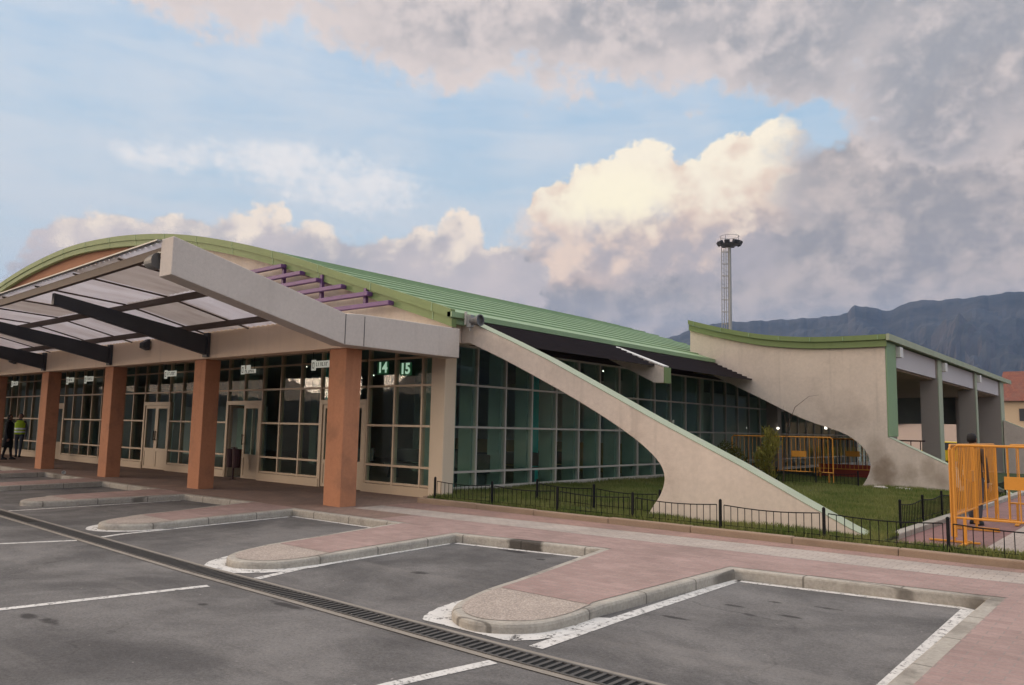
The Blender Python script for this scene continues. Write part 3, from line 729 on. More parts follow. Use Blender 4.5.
for y, w, h in ((5.72, .09, .13), (7.42, .08, .11), (8.76, .08, .11)):
    q = MB(); nd = [(x_, zc(y, x_)) for x_ in (canopy_x1-.002, -19.03, -50)]
    q.prism([(x_, z_-.022) for x_, z_ in nd] + [(x_, z_-h-.03) for x_, z_ in nd[::-1]], 'y', y-w/2, y+w/2); part(q, 'purlin', m_purlin, canopy)
gt = MB(); nd = [(x_, zc(5.62, x_)) for x_ in (canopy_x1-.002, -19.03, -50)]
gt.prism([(x_, z_+.062) for x_, z_ in nd] + [(x_, z_+.04) for x_, z_ in nd[::-1]], 'y', 5.56, 5.64)
part(gt, 'edge_strip', m_galv, canopy)
for x in (-17.05, -22.2, -26.9, -31.7, -36.5, -41.3):
    q = MB(); q.prism([(5.93, zc(5.93, x)-.10), (5.93, zc(5.93, x)-.33), (9.28, 3.20), (9.28, 3.64)], 'x', x-.06, x+.06)
    q.box(x-.10, x+.10, 9.22, 9.292, 3.16, 3.72)
    part(q, 'rafter', m_steel, canopy)

# ---- front curtain wall (plane y = 12.1)
YF = 12.1
rows = [.36, .76, 1.67, 2.58, 3.21, 3.50]
verts = [-12.30, -12.73, -13.64, -14.58, -16.42, -17.28, -18.19, -19.04, -19.96, -20.82, -21.68, -22.5]
x = -23.46
while x > -52: verts.append(x); x -= .832
doors = [(-16.36, -14.65), (-20.80, -19.08), (-25.92, -24.24), (-34.3, -32.6)]
fw = MB()
def indoor(x0, x1, z): return any(x0 > a-.02 and x1 < b+.02 for a, b in doors) and z < 2.2
for x in verts:
    z0 = .2
    if any(a+.05 < x < b-.05 for a, b in doors): z0 = 2.24
    fw.box(x-.024, x+.024, YF-.05, YF+.07, z0, 3.51)
X = [-12.24] + sorted(set(verts + [d for dd in doors for d in dd]), reverse=True) + [-52]
for z in rows:
    for a, b in zip(X, X[1:]):
        if not indoor(b, a, z): fw.box(b+.024, a-.024, YF-.045, YF+.06, z-.024, z+.024)
for a, b in zip(X, X[1:]):
    if not indoor(b, a, .2): fw.box(b+.0, a-.0, YF-.07, YF+.08, ZP, .325)
front_wall = part(fw, 'front_curtain_wall', m_frame)
gp = MB()
for a, b in zip(X, X[1:]):
    if indoor(b, a, .5): gp.box(b, a, YF, YF+.012, 2.25, 3.49)
    else: gp.box(b, a, YF, YF+.012, .33, 3.49)
part(gp, 'glazing', m_glass, front_wall)
def door(xa, xb, leaf_open=False):
    q = MB()
    for x in (xa, xb): q.box(x-.05, x+.05, YF-.06, YF+.06, ZP, 2.28)
    q.box(xa+.05, xb-.05, YF-.06, YF+.06, 2.17, 2.28)
    d = part(q, 'door', m_frame, B)
    xm = (xa+xb)/2
    for k, (a, b) in enumerate(((xa+.055, xm-.004), (xm+.004, xb-.055))):
        if leaf_open and k == 0:
            w = b-a; y0 = YF-.03      # leaf swung inwards
            lf = MB(); X0 = a
            lf.box(X0, X0+.04, YF+.0, YF+w, .14, .66)
            for ya, yb in ((YF, YF+.08), (YF+w-.08, YF+w)): lf.box(X0, X0+.04, ya, yb, .66, 2.16)
            lf.box(X0, X0+.04, YF+.08, YF+w-.08, 2.08, 2.16)
            o = part(lf, 'door_leaf', m_frame, d)
            continue
        lf = MB()
        for x0, x1 in ((a, a+.09), (b-.09, b)): lf.box(x0, x1, YF-.035, YF+.02, .14, 2.165)
        for z0, z1 in ((.14, .22), (.70, .80), (2.07, 2.165)): lf.box(a+.09, b-.09, YF-.035, YF+.02, z0, z1)
        lf.box(a+.09, b-.09, YF-.022, YF+.01, .22, .70)
        o = part(lf, 'door_leaf', m_frame, d)
        gl = MB(); gl.box(a+.09, b-.09, YF-.008, YF+.002, .80, 2.07); part(gl, 'door_glass', m_glass, d)
        hx = b-.045 if k == 0 else a+.045
        hd = MB(); hd.tube([(hx, YF-.08, 1.05), (hx, YF-.08, 1.35)], .014, 6); hd.tube([(hx, YF-.08, 1.08), (hx, YF-.03, 1.08)], .009, 5); hd.tube([(hx, YF-.08, 1.32), (hx, YF-.03, 1.32)], .009, 5)
        part(hd, 'handle', m_black, d)
    return d
door(-25.92, -24.24); door(-20.80, -19.08, True); door(-16.36, -14.65); door(-34.3, -32.6)

# ---- side curtain wall (plane x = -12.7)
XS = -12.7
vy = [12.50, 12.78] + [13.81+1.055*i for i in range(31)]
srows = [(.27, .59), .63, 1.67, 2.66]
fs_ = MB()
for y in vy[1:]: fs_.box(XS-.06, XS+.05, y-.025, y+.025, .10, 3.60)
for a, b in zip(vy, vy[1:]):
    for z in (.27, .63, 1.67, 2.66, 3.575): fs_.box(XS-.05, XS+.045, a+.025, b-.025, z-.024, z+.024)
fs_.box(XS-.10, XS+.08, 12.45, 45.4, 0, .235)
side_wall = part(fs_, 'side_curtain_wall', m_framew)
gs = MB()
for a, b in zip(vy, vy[1:]): gs.box(XS-.006, XS+.006, a, b, .24, 3.57)
part(gs, 'glazing', m_glass, side_wall)

# ---- louvre canopy between the buttress walls
def louvres(y0, y1):
    q = MB(); n_ = 8
    for i in range(n_):
        t = (i+.5)/n_; x = -11.66 + t*1.36; z = 3.99 - t*.61
        q.box(x-.10, x+.085, y0, y1, z-.012, z+.012); q.box(x+.050, x+.085, y0, y1, z-.040, z-.013)
    part(q, 'louvre', m_louvre)
louvres(12.74, 18.08); louvres(18.40, 24.37)
# filler above the glass head, under the eave
q = MB(); q.box(XS-.04, -11.81, 12.72, 24.38, 3.845, 3.90); part(q, 'eave_soffit', m_louvre)
q = MB(); q.box(XS-.03, XS+.03, 12.45, 45.4, 3.612, 3.835); part(q, 'glass_head', m_louvre)

def buttress(pts, y0, t, cop, name='buttress_wall', m=m_stucco):
    q = MB(); q.prism(pts, 'y', y0, y0+t)
    b = part(q, name, m, bevel=.012)
    c = MB()
    for p, r_ in zip(cop, cop[1:]):
        d = Vector((r_[0]-p[0], 0, r_[1]-p[1])).normalized(); nrm = Vector((-d.z, 0, d.x))
        if nrm.z < 0: nrm = -nrm
        a0 = Vector((p[0], 0, p[1]))+nrm*.002; a1 = Vector((r_[0], 0, r_[1]))+nrm*.002; h = nrm*.012
        vs = []
        for e in (a0, a1):
            for yy in (y0-.006, y0+t+.006):
                vs.append((e.x, yy, e.z)); vs.append((e.x+h.x, yy, e.z+h.z))
        c.add(vs, [(0, 1, 3, 2), (4, 6, 7, 5), (0, 4, 5, 1), (2, 3, 7, 6), (1, 5, 7, 3), (0, 2, 6, 4)])
    part(c, 'coping', m_coping, b)
    return b
cop1 = [(-11.75, 3.98), (-11.35, 3.90), (-10.2, 3.42), (-9.27, 3.01), (-8.03, 2.41), (-6.78, 1.80), (-5.33, 1.13), (-4.38, .65), (-3.66, .30), (-3.20, .12)]
arc1 = [(-7.10, .10), (-6.93, .36), (-6.76, .62), (-6.70, .88), (-6.80, 1.12), (-7.10, 1.39), (-7.55, 1.68), (-8.25, 2.06), (-9.07, 2.46), (-10.35, 3.04), (-11.35, 3.45)]
fin1 = cop1 + [(-3.20, -.05), (-7.2, -.05)] + smooth_line(arc1, 5) + [(-11.75, 3.46)]
k1 = 12.32/12.1
def sc1(P): return [(x*k1, (1.65+(z-1.65)*k1) if z > 0 else z) for x, z in P]
buttress(sc1(fin1), 12.32, .40, sc1(cop1))
# short fin in the middle of the louvres
fin_m = [(-11.75, 3.98), (-10.30, 3.42), (-10.02, 3.32), (-10.02, 2.93), (-10.30, 2.93), (-11.75, 3.62)]
mf = MB(); mf.prism(fin_m, 'y', 18.09, 18.39); mfo = part(mf, 'bracket_fin', m_stucco)
q = MB(); q.box(-10.018, -9.995, 18.07, 18.41, 2.92, 3.335); part(q, 'end_plate', m_fascia, mfo)
q = MB(); q.bar((-11.72, 18.24, 4.005), (-10.05, 18.24, 3.36), .32, .03); part(q, 'coping', m_white, mfo)

# ---- right wing
ftop = [(-12.51, 5.48), (-11.41, 5.16), (-10.03, 4.84), (-8.74, 4.67), (-7.53, 4.61), (-6.2, 4.60)]
ft = smooth_line(ftop, 5)
cop2 = [(-6.27, 1.64), (-6.1, 1.555), (-4.66, .86), (-3.77, .43), (-3.30, .20)]
arc2 = [(-7.08, .10), (-6.86, .45), (-6.76, .82), (-6.87, 1.19), (-7.15, 1.50), (-7.6, 1.76), (-8.79, 2.18), (-10.06, 2.80), (-11.35, 3.42), (-12.4, 3.90)]
fin2 = [(x, z-.2) for x, z in ft if x < -6.28] + [(-6.27, 4.40), (-6.27, 1.64)] + cop2[1:] + [(-3.3, -.05), (-7.2, -.05)] + smooth_line(arc2, 5) + [(-12.51, 3.95)]
YW = 24.4
def m_dirtwall():
    """cream stucco with the brown scuffs low on the wall, as in the photo"""
    m = m_stucco_d; nt = m.node_tree; b = nt.nodes['Principled BSDF']
    old = b.inputs['Base Color'].links[0].from_socket
    tc = nt.nodes.new('ShaderNodeTexCoord'); sep = nt.nodes.new('ShaderNodeSeparateXYZ'); nt.links.new(tc.outputs['Object'], sep.inputs[0])
    X_, Z_ = V(nt, sep.outputs[0]), V(nt, sep.outputs[2])
    nn = noise(nt, tc.outputs['Object'], 2.2, 5, .65)-.5
    f = None
    for a, e, ra, re, k in [(-6.35, .62, .40, .52, 1.), (-5.75, .62, .26, .34, .75), (-5.22, .72, .24, .36, .6), (-4.95, .6, .2, .35, .5), (-6.6, 1.2, .3, .5, .5)]:
        d = (1. - ((X_-a)/ra).pow(2.) - ((Z_-e)/re).pow(2.) + nn*2.6).step(-.5, 1.2)*k
        f = d if f is None else f.max(d)
    c = mixc(nt, f*.72, old, (.19, .13, .08)); nt.links.new(c, b.inputs['Base Color']); return m
wing_wall = buttress(fin2, YW, .42, cop2, 'wing_wall', m_dirtwall())
def wband(t0, t1, y0, y1, name, m, parent=B):
    q = MB(); q.prism([(x, z-t0) for x, z in ft] + [(x, z-t1) for x, z in ft[::-1]], 'y', y0, y1); return part(q, name, m, parent)
wr = wband(.0, .12, YW-.06, 47, 'wing_roof', m_green)
wband(-.02, .13, YW-.16, YW-.062, 'fascia', m_fascia, wr)
wband(.133, .33, YW-.10, YW-.005, 'fascia', m_fascia, wr)
for x in np.arange(-12.3, -6.3, .98):
    q = MB(); q.bar((x, YW-.165, float(np.interp(x, [p[0] for p in ft], [p[1] for p in ft]))), (x, YW-.165, float(np.interp(x, [p[0] for p in ft], [p[1] for p in ft]))-.125), .025, .02); part(q, 'fascia_joint', m_green, wr)
q = MB(); q.box(-6.19, -6.10, YW-.16, 47, 4.44, 4.63); part(q, 'gutter', m_coping, wr)
for y0, y1, xin in ((24.83, 25.45, -6.5), (31.05, 31.67, -6.84), (38.0, 38.4, -6.9), (44.4, 45.4, -8.2)):
    q = MB(); q.box(xin, -6.27, y0, y1, 0, 4.44); p_ = part(q, 'wing_post', m_winggrey)
    q = MB(); q.box(-6.268, -6.235, (y0 if y0 > 25 else 24.42), y1, (0 if y0 > 25 else 1.66), 4.43); part(q, 'green_edge', m_coping if y0 > 25 else m_green, p_)
for y0, y1 in ((25.46, 31.04), (31.68, 37.99), (38.41, 44.39)):
    q = MB(); q.box(-6.42, -6.32, y0, y1, 3.75, 4.42); part(q, 'wing_panel', m_panel)
    q = MB(); q.box(-6.30, -6.12, y0+.02, y0+.38, 4.05, 4.36); o = part(q, 'wing_lamp', m_white)
q = MB(); q.box(-12.6, -6.43, 24.83, 45.4, 3.70, 3.76); part(q, 'wing_ceiling', m_soffit)
q = MB(); q.box(-12.6, -8.21, 45.1, 45.35, 2.35, 4.5); part(q, 'end_wall', m_dark)
q = MB(); q.box(-12.6, -6.3, 24.9, 45.4, .02, .115); part(q, 'wing_floor', m_floor)
# third buttress beyond the wing
cop3 = [(-6.2, 2.55), (-4.4, 1.72), (-1.6, .30)]
buttress([(-6.2, 2.55), (-4.4, 1.72), (-1.6, .30), (-1.6, -.05), (-6.2, -.05)], 44.6, .5, cop3)
# entrance: column, lamps, red plinth, door screen
q = MB(); q.box(-12.55, -12.1, 31.1, 31.5, .1, 3.69); part(q, 'porch_column', m_winggrey)
q = MB(); q.box(-10.0, -6.5, 29.6, 29.9, .1, .62); q.box(-10.0, -6.5, 29.55, 29.6, .1, .25); part(q, 'red_plinth', m_red)
q = MB()
for x in np.arange(-9.9, -6.4, .30): q.box(x-.012, x+.012, 29.72, 29.75, .62, 1.5)
q.box(-9.95, -6.45, 29.71, 29.76, 1.5, 1.55); part(q, 'porch_railing', m_binred)

# ---- interior
q = MB(); q.box(-52, -12.78, 12.25, 44, .10, .13); part(q, 'interior_floor', m_floor)
q = MB(); q.box(-52, -12.78, 12.35, 44, 3.66, 3.74); part(q, 'interior_ceiling', m_dark)
q = MB(); q.box(-52, -12.9, 26.0, 26.2, .13, 3.6); part(q, 'interior_wall', m_inwall)
q = MB(); q.box(-52, -12.9, 43.8, 44, .13, 3.6); part(q, 'interior_wall', m_inwall)
q = MB(); q.box(-46, -45.8, 12.4, 25.99, .13, 3.6); part(q, 'interior_wall', m_inwall)
q = MB(); q.box(-17.2, -17, 26.21, 43.79, .13, 3.6); part(q, 'interior_wall', m_inwall)
for y in vy[2:14]:
    q = MB(); q.box(XS-.50, XS-.10, y-.05, y+.05, .13, 3.6); part(q, 'interior_mullion_post', m_incol)
for x, y, m in ((-18.0, 13.6, m_teal), (-13.9, 13.7, m_incol), (-13.0, 13.0, m_incol), (-14.6, 18.2, m_teal), (-22.6, 13.8, m_incol), (-27.2, 13.8, m_incol), (-31.7, 14, m_incol), (-20, 19, m_incol), (-26, 19, m_incol), (-16, 21, m_incol)):
    q = MB(); q.box(x-.22, x+.22, y-.22, y+.22, .13, 3.65); part(q, 'interior_column', m, bevel=.02)
q = MB(); q.box(-26, -15.0, 24.6, 25.1, .13, 1.15); q.box(-26.05, -14.95, 24.55, 25.15, 1.15, 1.2); part(q, 'ticket_counter', mat('counter_wood', (.40, .30, .16), .6))
q = MB(); q.box(-40, -30, 19, 19.3, .13, 2.4); part(q, 'ticket_counter', m_white)
m_bulb = mat('lamp_glow', (.9, .9, .85), .5, emit=((1., .93, .80), 2.5))
for x, y in ((-16.2, 16.5), (-20.2, 15.5), (-22.8, 16.0), (-15, 14.8), (-18.5, 20), (-14.4, 22), (-24, 20), (-28, 15.5)):
    q = MB(); q.lathe([(.0, 0), (.09, 0), (.09, -.03), (.0, -.035)], (x, y, 3.655), 12); part(q, 'ceiling_lamp', m_bulb)
for x, y, z in ((-12.05, 31.3, 1.85), (-9.6, 29.3, 2.0), (-9.35, 29.3, 2.0)):
    q = MB(); q.box(x-.035, x+.035, y-.09, y-.03, z-.12, z+.16) if x > -11 else q.lathe([(0, 0), (.05, .02), (.055, .07), (0, .10)], (x, y-.3, z), 10)
    part(q, 'porch_lamp', m_bulb)
# porch light boxes under the soffit
for x in (-17.0, -20.0, -25.2, -30.6):
    q = MB(); q.box(x-1.9, x-.5, 10.7, 10.9, 3.44, 3.515); part(q, 'soffit_light_box', m_white)

# benches inside the hall
def bench(x, y):
    e = empty('waiting_bench', (x, y, .13))
    q = MB(); q.box(-.9, .9, -.22, .22, .40, .45); local(q, 'seat', m_steel, e)
    q = MB(); q.box(-.9, .9, .20, .25, .48, .86); local(q, 'backrest', m_steel, e)
    for s in (-.75, .75):
        q = MB(); q.box(s-.03, s+.03, -.2, .2, 0, .40); local(q, 'leg', m_lampgrey, e)
    return tag(e, 'dark waiting bench seen through the glass wall of the hall', 'bench', 'waiting benches behind the glass')
b0 = bench(-14.8, 16.0)
for x, y in ((-14.8, 17.6), (-14.8, 19.4), (-17.3, 16.0), (-17.3, 17.6), (-19.4, 15.4), (-14.0, 14.6)):
    c = copy_tree(b0); c.location = (x, y, .13)

# ================================================================== SIGNS AND LAMPS
def text(s, size, m, parent, loc, name='digits', off=.011):
    cu = bpy.data.curves.new(name, 'FONT'); cu.body = s; cu.size = size; cu.extrude = .004; cu.offset = off; cu.align_x = 'CENTER'; cu.align_y = 'CENTER'
    cu.materials.append(m); t = bpy.data.objects.new(name, cu); col.objects.link(t); bpy.context.view_layer.update()
    me = bpy.data.meshes.new_from_object(t.evaluated_get(bpy.context.evaluated_depsgraph_get())); col.objects.unlink(t); bpy.data.objects.remove(t)
    o = bpy.data.objects.new(name, me); col.objects.link(o); o.parent = parent; o.location = loc; o.rotation_euler = (R(90), 0, 0); return o
m_signgreen = mat('sign_green', (.015, .07, .03), .5, emit=((.02, .14, .05), .15))
m_digit = mat('sign_digit', (.55, .78, .60), .5, emit=((.50, .78, .58), .45))
m_plate_glow = mat('sign_plate_glow', (.80, .80, .72), .6, emit=((.8, .8, .68), .30))  # faint glow added so the plates read bright in the header's shade
m_ink = mat('sign_ink', (.04, .03, .03), .6)
for s, x, z in (('14', -14.0, 3.03), ('15', -13.22, 2.98)):
    e = empty('bay_number_sign', (x, 11.98, z-.03))
    q = MB(); q.box(-.18, .18, .0, .03, -.145, .145); local(q, 'panel', m_signgreen, e)
    text(s, .34, m_digit, e, (0, -.006, 0))
    tag(e, f'green sign with pale digits {s} behind the top pane', 'sign', 'green bay number signs')
rs = random.Random(5)
def placard(x0, x1, z0, z1, label, two=False):
    cx_ = (x0+x1)/2; cz = (z0+z1)/2; w = x1-x0; h = z1-z0
    e = empty('hall_sign', (cx_, 11.92, cz))
    q = MB(); q.box(-w/2, -w/2+.17, 0, .02, -h/2, h/2); local(q, 'number_plate', m_plate_glow, e)
    q = MB()   # dark outlined figure on the plate
    for a, b, c_, d in ((.045, .06, -.08, .06), (.11, .125, -.08, .06), (.06, .11, -.08, -.062), (.045, .125, .05, .07)): q.box(-w/2+a, -w/2+b, -.003, -.0005, c_, d)
    local(q, 'figure', m_ink, e)
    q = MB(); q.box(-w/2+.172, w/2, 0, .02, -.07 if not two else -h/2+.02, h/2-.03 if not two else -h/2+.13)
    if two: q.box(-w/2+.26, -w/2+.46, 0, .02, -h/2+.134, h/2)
    local(q, 'word_plate', m_plate_glow, e)
    q = MB(); x = -w/2+.20
    while x < w/2-.06:
        zt = (h/2-.07) if not two else -h/2+.11; zl = -.03 if not two else -h/2+.04
        q.box(x, x+.014, -.003, -.0005, zl, zt)
        if rs.random() < .7: q.box(x+.016, x+.05, -.003, -.0005, *( (zt-.014, zt) if rs.random() < .5 else (zl, zl+.014)))
        if rs.random() < .5: q.box(x+.05, x+.062, -.003, -.0005, zl, zt)
        x += .085
    local(q, 'lettering', m_ink, e)
    q = MB(); q.box(-w/2+.05, -w/2+.06, .005, .015, h/2, 3.52-cz); q.box(w/2-.08, w/2-.07, .005, .015, (h/2 if not two else -h/2+.13), 3.52-cz); local(q, 'hanger', m_black, e)
    return tag(e, label, 'sign', 'small white signs hung over the doors')
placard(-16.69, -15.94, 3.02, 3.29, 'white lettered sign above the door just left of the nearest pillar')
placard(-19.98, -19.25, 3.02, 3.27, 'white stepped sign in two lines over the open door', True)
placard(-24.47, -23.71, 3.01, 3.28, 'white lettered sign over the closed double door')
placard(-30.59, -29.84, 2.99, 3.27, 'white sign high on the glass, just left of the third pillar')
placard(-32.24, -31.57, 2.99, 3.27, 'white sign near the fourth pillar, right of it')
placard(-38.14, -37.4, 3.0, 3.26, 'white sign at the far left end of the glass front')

def flood(name, loc, label, kind):
    e = empty(name, loc); return e
e = empty('floodlight', (-12.25, 5.68, 4.17))
q = MB(); q.lathe([(0, -.16), (.10, -.15), (.12, -.05), (.135, .14), (.135, .17), (0, .17)], (0, 0, 0), 16, 'x')
local(q, 'housing', m_lampgrey, e, smooth=False)
q = MB(); q.bar((.16, 0, .13), (.40, 0, .13), .03, .02); q.bar((0, 0, .12), (.17, 0, .14), .03, .02); local(q, 'bracket', m_galv, e)
tag(e, 'grey drum floodlight bolted to the end of the canopy beam', 'floodlight')
e = empty('floodlight', (-11.30, 12.15, 3.90)); e.scale = (.85, .85, .85)
q = MB(); q.lathe([(0, -.14), (.09, -.14), (.10, .0), (.15, .15), (.15, .17), (.12, .17), (.11, .10), (0, .10)], (.06, 0, .04), 18, 'x'); local(q, 'housing', m_lampgrey, e)
q = MB(); q.box(-.20, -.05, -.06, .06, -.12, .20); local(q, 'ballast_box', m_galv, e, bevel=.01)
q = MB(); q.bar((-.12, 0, -.2), (-.12, 0, -.10), .04, .04); local(q, 'bracket', m_galv, e)
tag(e, 'grey floodlight perched on top of the nearest buttress wall', 'floodlight')
for x, lab in ((-20.0, 'black wall lamp on the header between the second and third pillars'), (-24.6, 'black wall lamp on the header between the third and fourth pillars'), (-29.45, 'black wall lamp on the header left of the fourth pillar')):
    if x == -24.6: continue
    e = empty('wall_lamp', (x, 9.3, 3.62))
    q = MB(); q.prism([(-.03, -.16), (-.20, -.10), (-.20, .02), (-.03, .14)], 'x', -.12, .12); local(q, 'housing', m_steel, e, bevel=.01)
    q = MB(); q.box(-.03, .03, -.03, -.002, -.08, .08); local(q, 'bracket', m_black, e)
    tag(e, lab, 'lamp', 'wall lamps on the canopy header')

# litter bin by the open door
e = empty('litter_bin', (-19.75, 11.72, ZP)); e.scale = (.85, .85, .9)
for s, rr in ((-.17, .15), (.17, .15)):
    q = MB(); q.lathe([(0, .36), (rr*.86, .36), (rr, .92), (rr*.93, .92), (rr*.82, .42), (0, .42)], (s, 0, 0), 14); local(q, 'basket', m_binred, e)
q = MB(); q.tube([(0, 0, 0), (0, 0, .98)], .028, 8); q.tube([(-.17, 0, .95), (.17, 0, .95)], .02, 6); local(q, 'post', m_binred, e)
q = MB(); q.lathe([(0, 0), (.10, 0), (.10, .015), (0, .02)], (0, 0, 0), 12); local(q, 'foot', m_black, e)
tag(e, 'dark red double litter bin on a post beside the open door', 'litter bin')

# ================================================================== FENCES
def fence_panel(L, seed, h=.36, sag=.035):
    q = MB(); n_ = max(3, int(L/.105)); pts = []
    for i in range(9):
        t = i/8; pts.append((t*L, 0, h - sag*math.sin(math.pi*t)))
    q.tube(pts, .0085, 5); q.tube([(0, 0, .06), (L, 0, .06)], .005, 5)
    for i in range(n_+1):
        t = i/n_; q.tube([(t*L, 0, -.02), (t*L, 0, h - sag*math.sin(math.pi*t))], .006, 5)
    return q
def garden_fence(p0, dirv, n, pitch, label, z=.20, h=.36):
    e = empty('garden_fence', (p0[0], p0[1], z)); a = math.atan2(dirv[1], dirv[0])
    for i in range(n+1):
        q = MB(); q.box(-.018, .018, -.018, .018, -.1, h+.055); q.lathe([(.022, 0), (.026, .012), (.012, .03), (0, .034)], (0, 0, h+.055), 8)
        o = local(q, 'post', m_black, e); o.location = (math.cos(a)*pitch*i, math.sin(a)*pitch*i, 0); o.rotation_euler.z = a
        if i < n:
            o = local(fence_panel(pitch-.12, i, h), 'panel', m_black, e); o.location = (math.cos(a)*(pitch*i+.06), math.sin(a)*(pitch*i+.06), 0); o.rotation_euler.z = a
    return tag(e, label, 'fence')
garden_fence((-11.58, 11.42), (1, 0), 8, 1.555, 'long low black iron fence along the front kerb of the lawn')
garden_fence((-9.95, 12.72), (1, -.12), 2, 1.52, 'short low black fence on the lawn inside the arch of the near wall')
garden_fence((-3.42, 13.9), (0, 1), 7, 1.5, 'low black fence running back beside the red path')
garden_fence((-3.80, 14.05), (1, -.1), 0, .35, 'lone black fence post standing left of the side fence') if False else None
garden_fence((-9.4, 24.0), (1, 0), 2, 1.2, 'low black fence before the red plinth under the wing arch')

# ================================================================== CROWD BARRIERS
def barrier_mesh(e, L, plate=None, hh=1.42):
    q = MB(); r = .019
    q.tube([(0, 0, .10), (0, 0, hh-.06), (.06, 0, hh), (L-.06, 0, hh), (L, 0, hh-.06), (L, 0, .10)], r, 8); q.tube([(0, 0, .38), (L, 0, .38)], r*.9, 8)
    local(q, 'frame', m_orange, e)
    q = MB(); n_ = int(L/.135)
    for i in range(1, n_): q.tube([(L*i/n_, 0, .38), (L*i/n_, 0, hh)], .009, 6)
    local(q, 'bars', m_orange, e)
    for x in (.12, L-.12):
        q = MB(); q.bar((x, -.33, .02), (x, .33, .02), .06, .022); q.bar((x, 0, .02), (x, 0, .38), .04, .03); local(q, 'foot', m_orange, e)
    if plate:
        q = MB(); q.box(plate-.22, plate+.22, -.016, .016, .82, 1.0); local(q, 'plate', m_orange, e)
    return e
def barrier(loc, rz, L, label, plate=None, hh=1.42):
    e = empty('crowd_barrier', loc); e.rotation_euler.z = rz
    barrier_mesh(e, L, plate, hh)
    return tag(e, label, 'barrier', 'orange steel crowd barriers')
zq = .125
barrier((-2.46, 13.0, zq), R(0), 2.3, 'orange barrier facing the camera across the path, nearest of all', .85)
barrier((-2.52, 13.08, zq), R(91), 2.2, 'orange barrier running back along the path edge from the nearest one', 1.9)
barrier((-2.62, 15.4, zq), R(90), 2.2, 'orange barrier second along the path edge')
barrier((-2.3, 16.8, zq), R(3), 2.4, 'orange barrier across the path behind the nearest one', 1.0)
barrier((-2.1, 18.6, zq), R(-6), 2.4, 'orange barrier farther back across the path, partly hidden', 1.2)
barrier((-0.2, 13.4, zq), R(84), 2.4, 'orange barrier at the right edge of the photo, seen edge on')
barrier((-1.5, 15.0, zq), R(12), 2.3, 'orange barrier midway along the path, slightly turned', 1.2)
barrier((-10.85, 24.02, .17), R(0), 3.15, 'orange barrier with a plate under the arch of the far wall', 2.15, 1.42)
barrier((-9.6, 28.2, .13), R(5), 2.6, 'orange barrier deep inside the entrance behind the other one', 1.2)

# ================================================================== PLANTS
def leaves(c, rad, n, ll, lw, seed, updir=.2):
    rng = random.Random(seed); q = MB()
    for _ in range(n):
        while True:
            p = Vector((rng.uniform(-1, 1), rng.uniform(-1, 1), rng.uniform(-1, 1)))
            if .15 < p.length < 1: break
        p = Vector((p.x*rad[0], p.y*rad[1], p.z*rad[2]))+Vector(c)
        p.x += .12*math.sin(p.z*5+seed); p.y += .1*math.cos(p.z*4)
        d = Vector((rng.uniform(-1, 1), rng.uniform(-1, 1), rng.uniform(-.8, 1)+updir)).normalized(); a = d.cross(Vector((rng.uniform(-1, 1), rng.uniform(-1, 1), rng.uniform(-1, 1)))).normalized()
        L = ll*rng.uniform(.6, 1.3); W = lw*rng.uniform(.7, 1.2)
        q.add([p, p+d*L*.5+a*W/2, p+d*L, p+d*L*.5-a*W/2], [(0, 1, 2, 3)])
    return q
def plant(name, loc, label, cat, crown, stems):
    e = empty(name, loc)
    for i in range(stems):
        q = MB(); a = random.random()*6.28; r = random.uniform(.05, crown[0]*.55)
        hgt = crown[2]*random.uniform(1.2, 1.9); q.tube([(math.cos(a)*r*.3, math.sin(a)*r*.3, -.05), (math.cos(a)*r*.6, math.sin(a)*r*.6, hgt*.5), (math.cos(a)*r, math.sin(a)*r, hgt)], .012, 5, .004)
        local(q, 'stem', m_twig, e)
    return tag(e, label, cat)
e = plant('bamboo_shrub', (-9.5, 23.6, .18), 'tall yellow green bamboo clump before the orange barrier', 'shrub', (.42, .42, .82), 8)
q = leaves((0, 0, .85), (.30, .30, .82), 1500, .20, .024, 2, .9); local(q, 'foliage', m_bamboo, e)
e = plant('bush', (-10.75, 23.6, .18), 'low loose bush left of the bamboo, half hidden by the near wall', 'shrub', (.55, .45, .6), 6)
q = leaves((0, 0, .65), (.5, .4, .55), 1000, .12, .04, 5, .4); local(q, 'foliage', m_bush, e)
e = empty('bare_sapling', (-9.1, 23.75, .18))
q = MB(); q.tube([(0, 0, -.05), (.06, 0, .9), (.16, -.02, 1.7), (.42, -.05, 2.3), (.85, -.08, 2.62), (1.15, -.1, 2.66)], .016, 6, .003); local(q, 'trunk', m_twig, e)
for pts in ([(.16, 0, 1.7), (.05, .05, 2.1), (.02, .08, 2.35)], [(.3, 0, 2.05), (.5, -.1, 2.05), (.62, -.15, 1.9)], [(.09, 0, 1.2), (.25, 0, 1.7), (.33, 0, 1.95)]):
    q = MB(); q.tube(pts, .008, 5, .002); local(q, 'branch', m_twig, e)
tag(e, 'thin bare sapling bending over against the far cream wall', 'sapling')

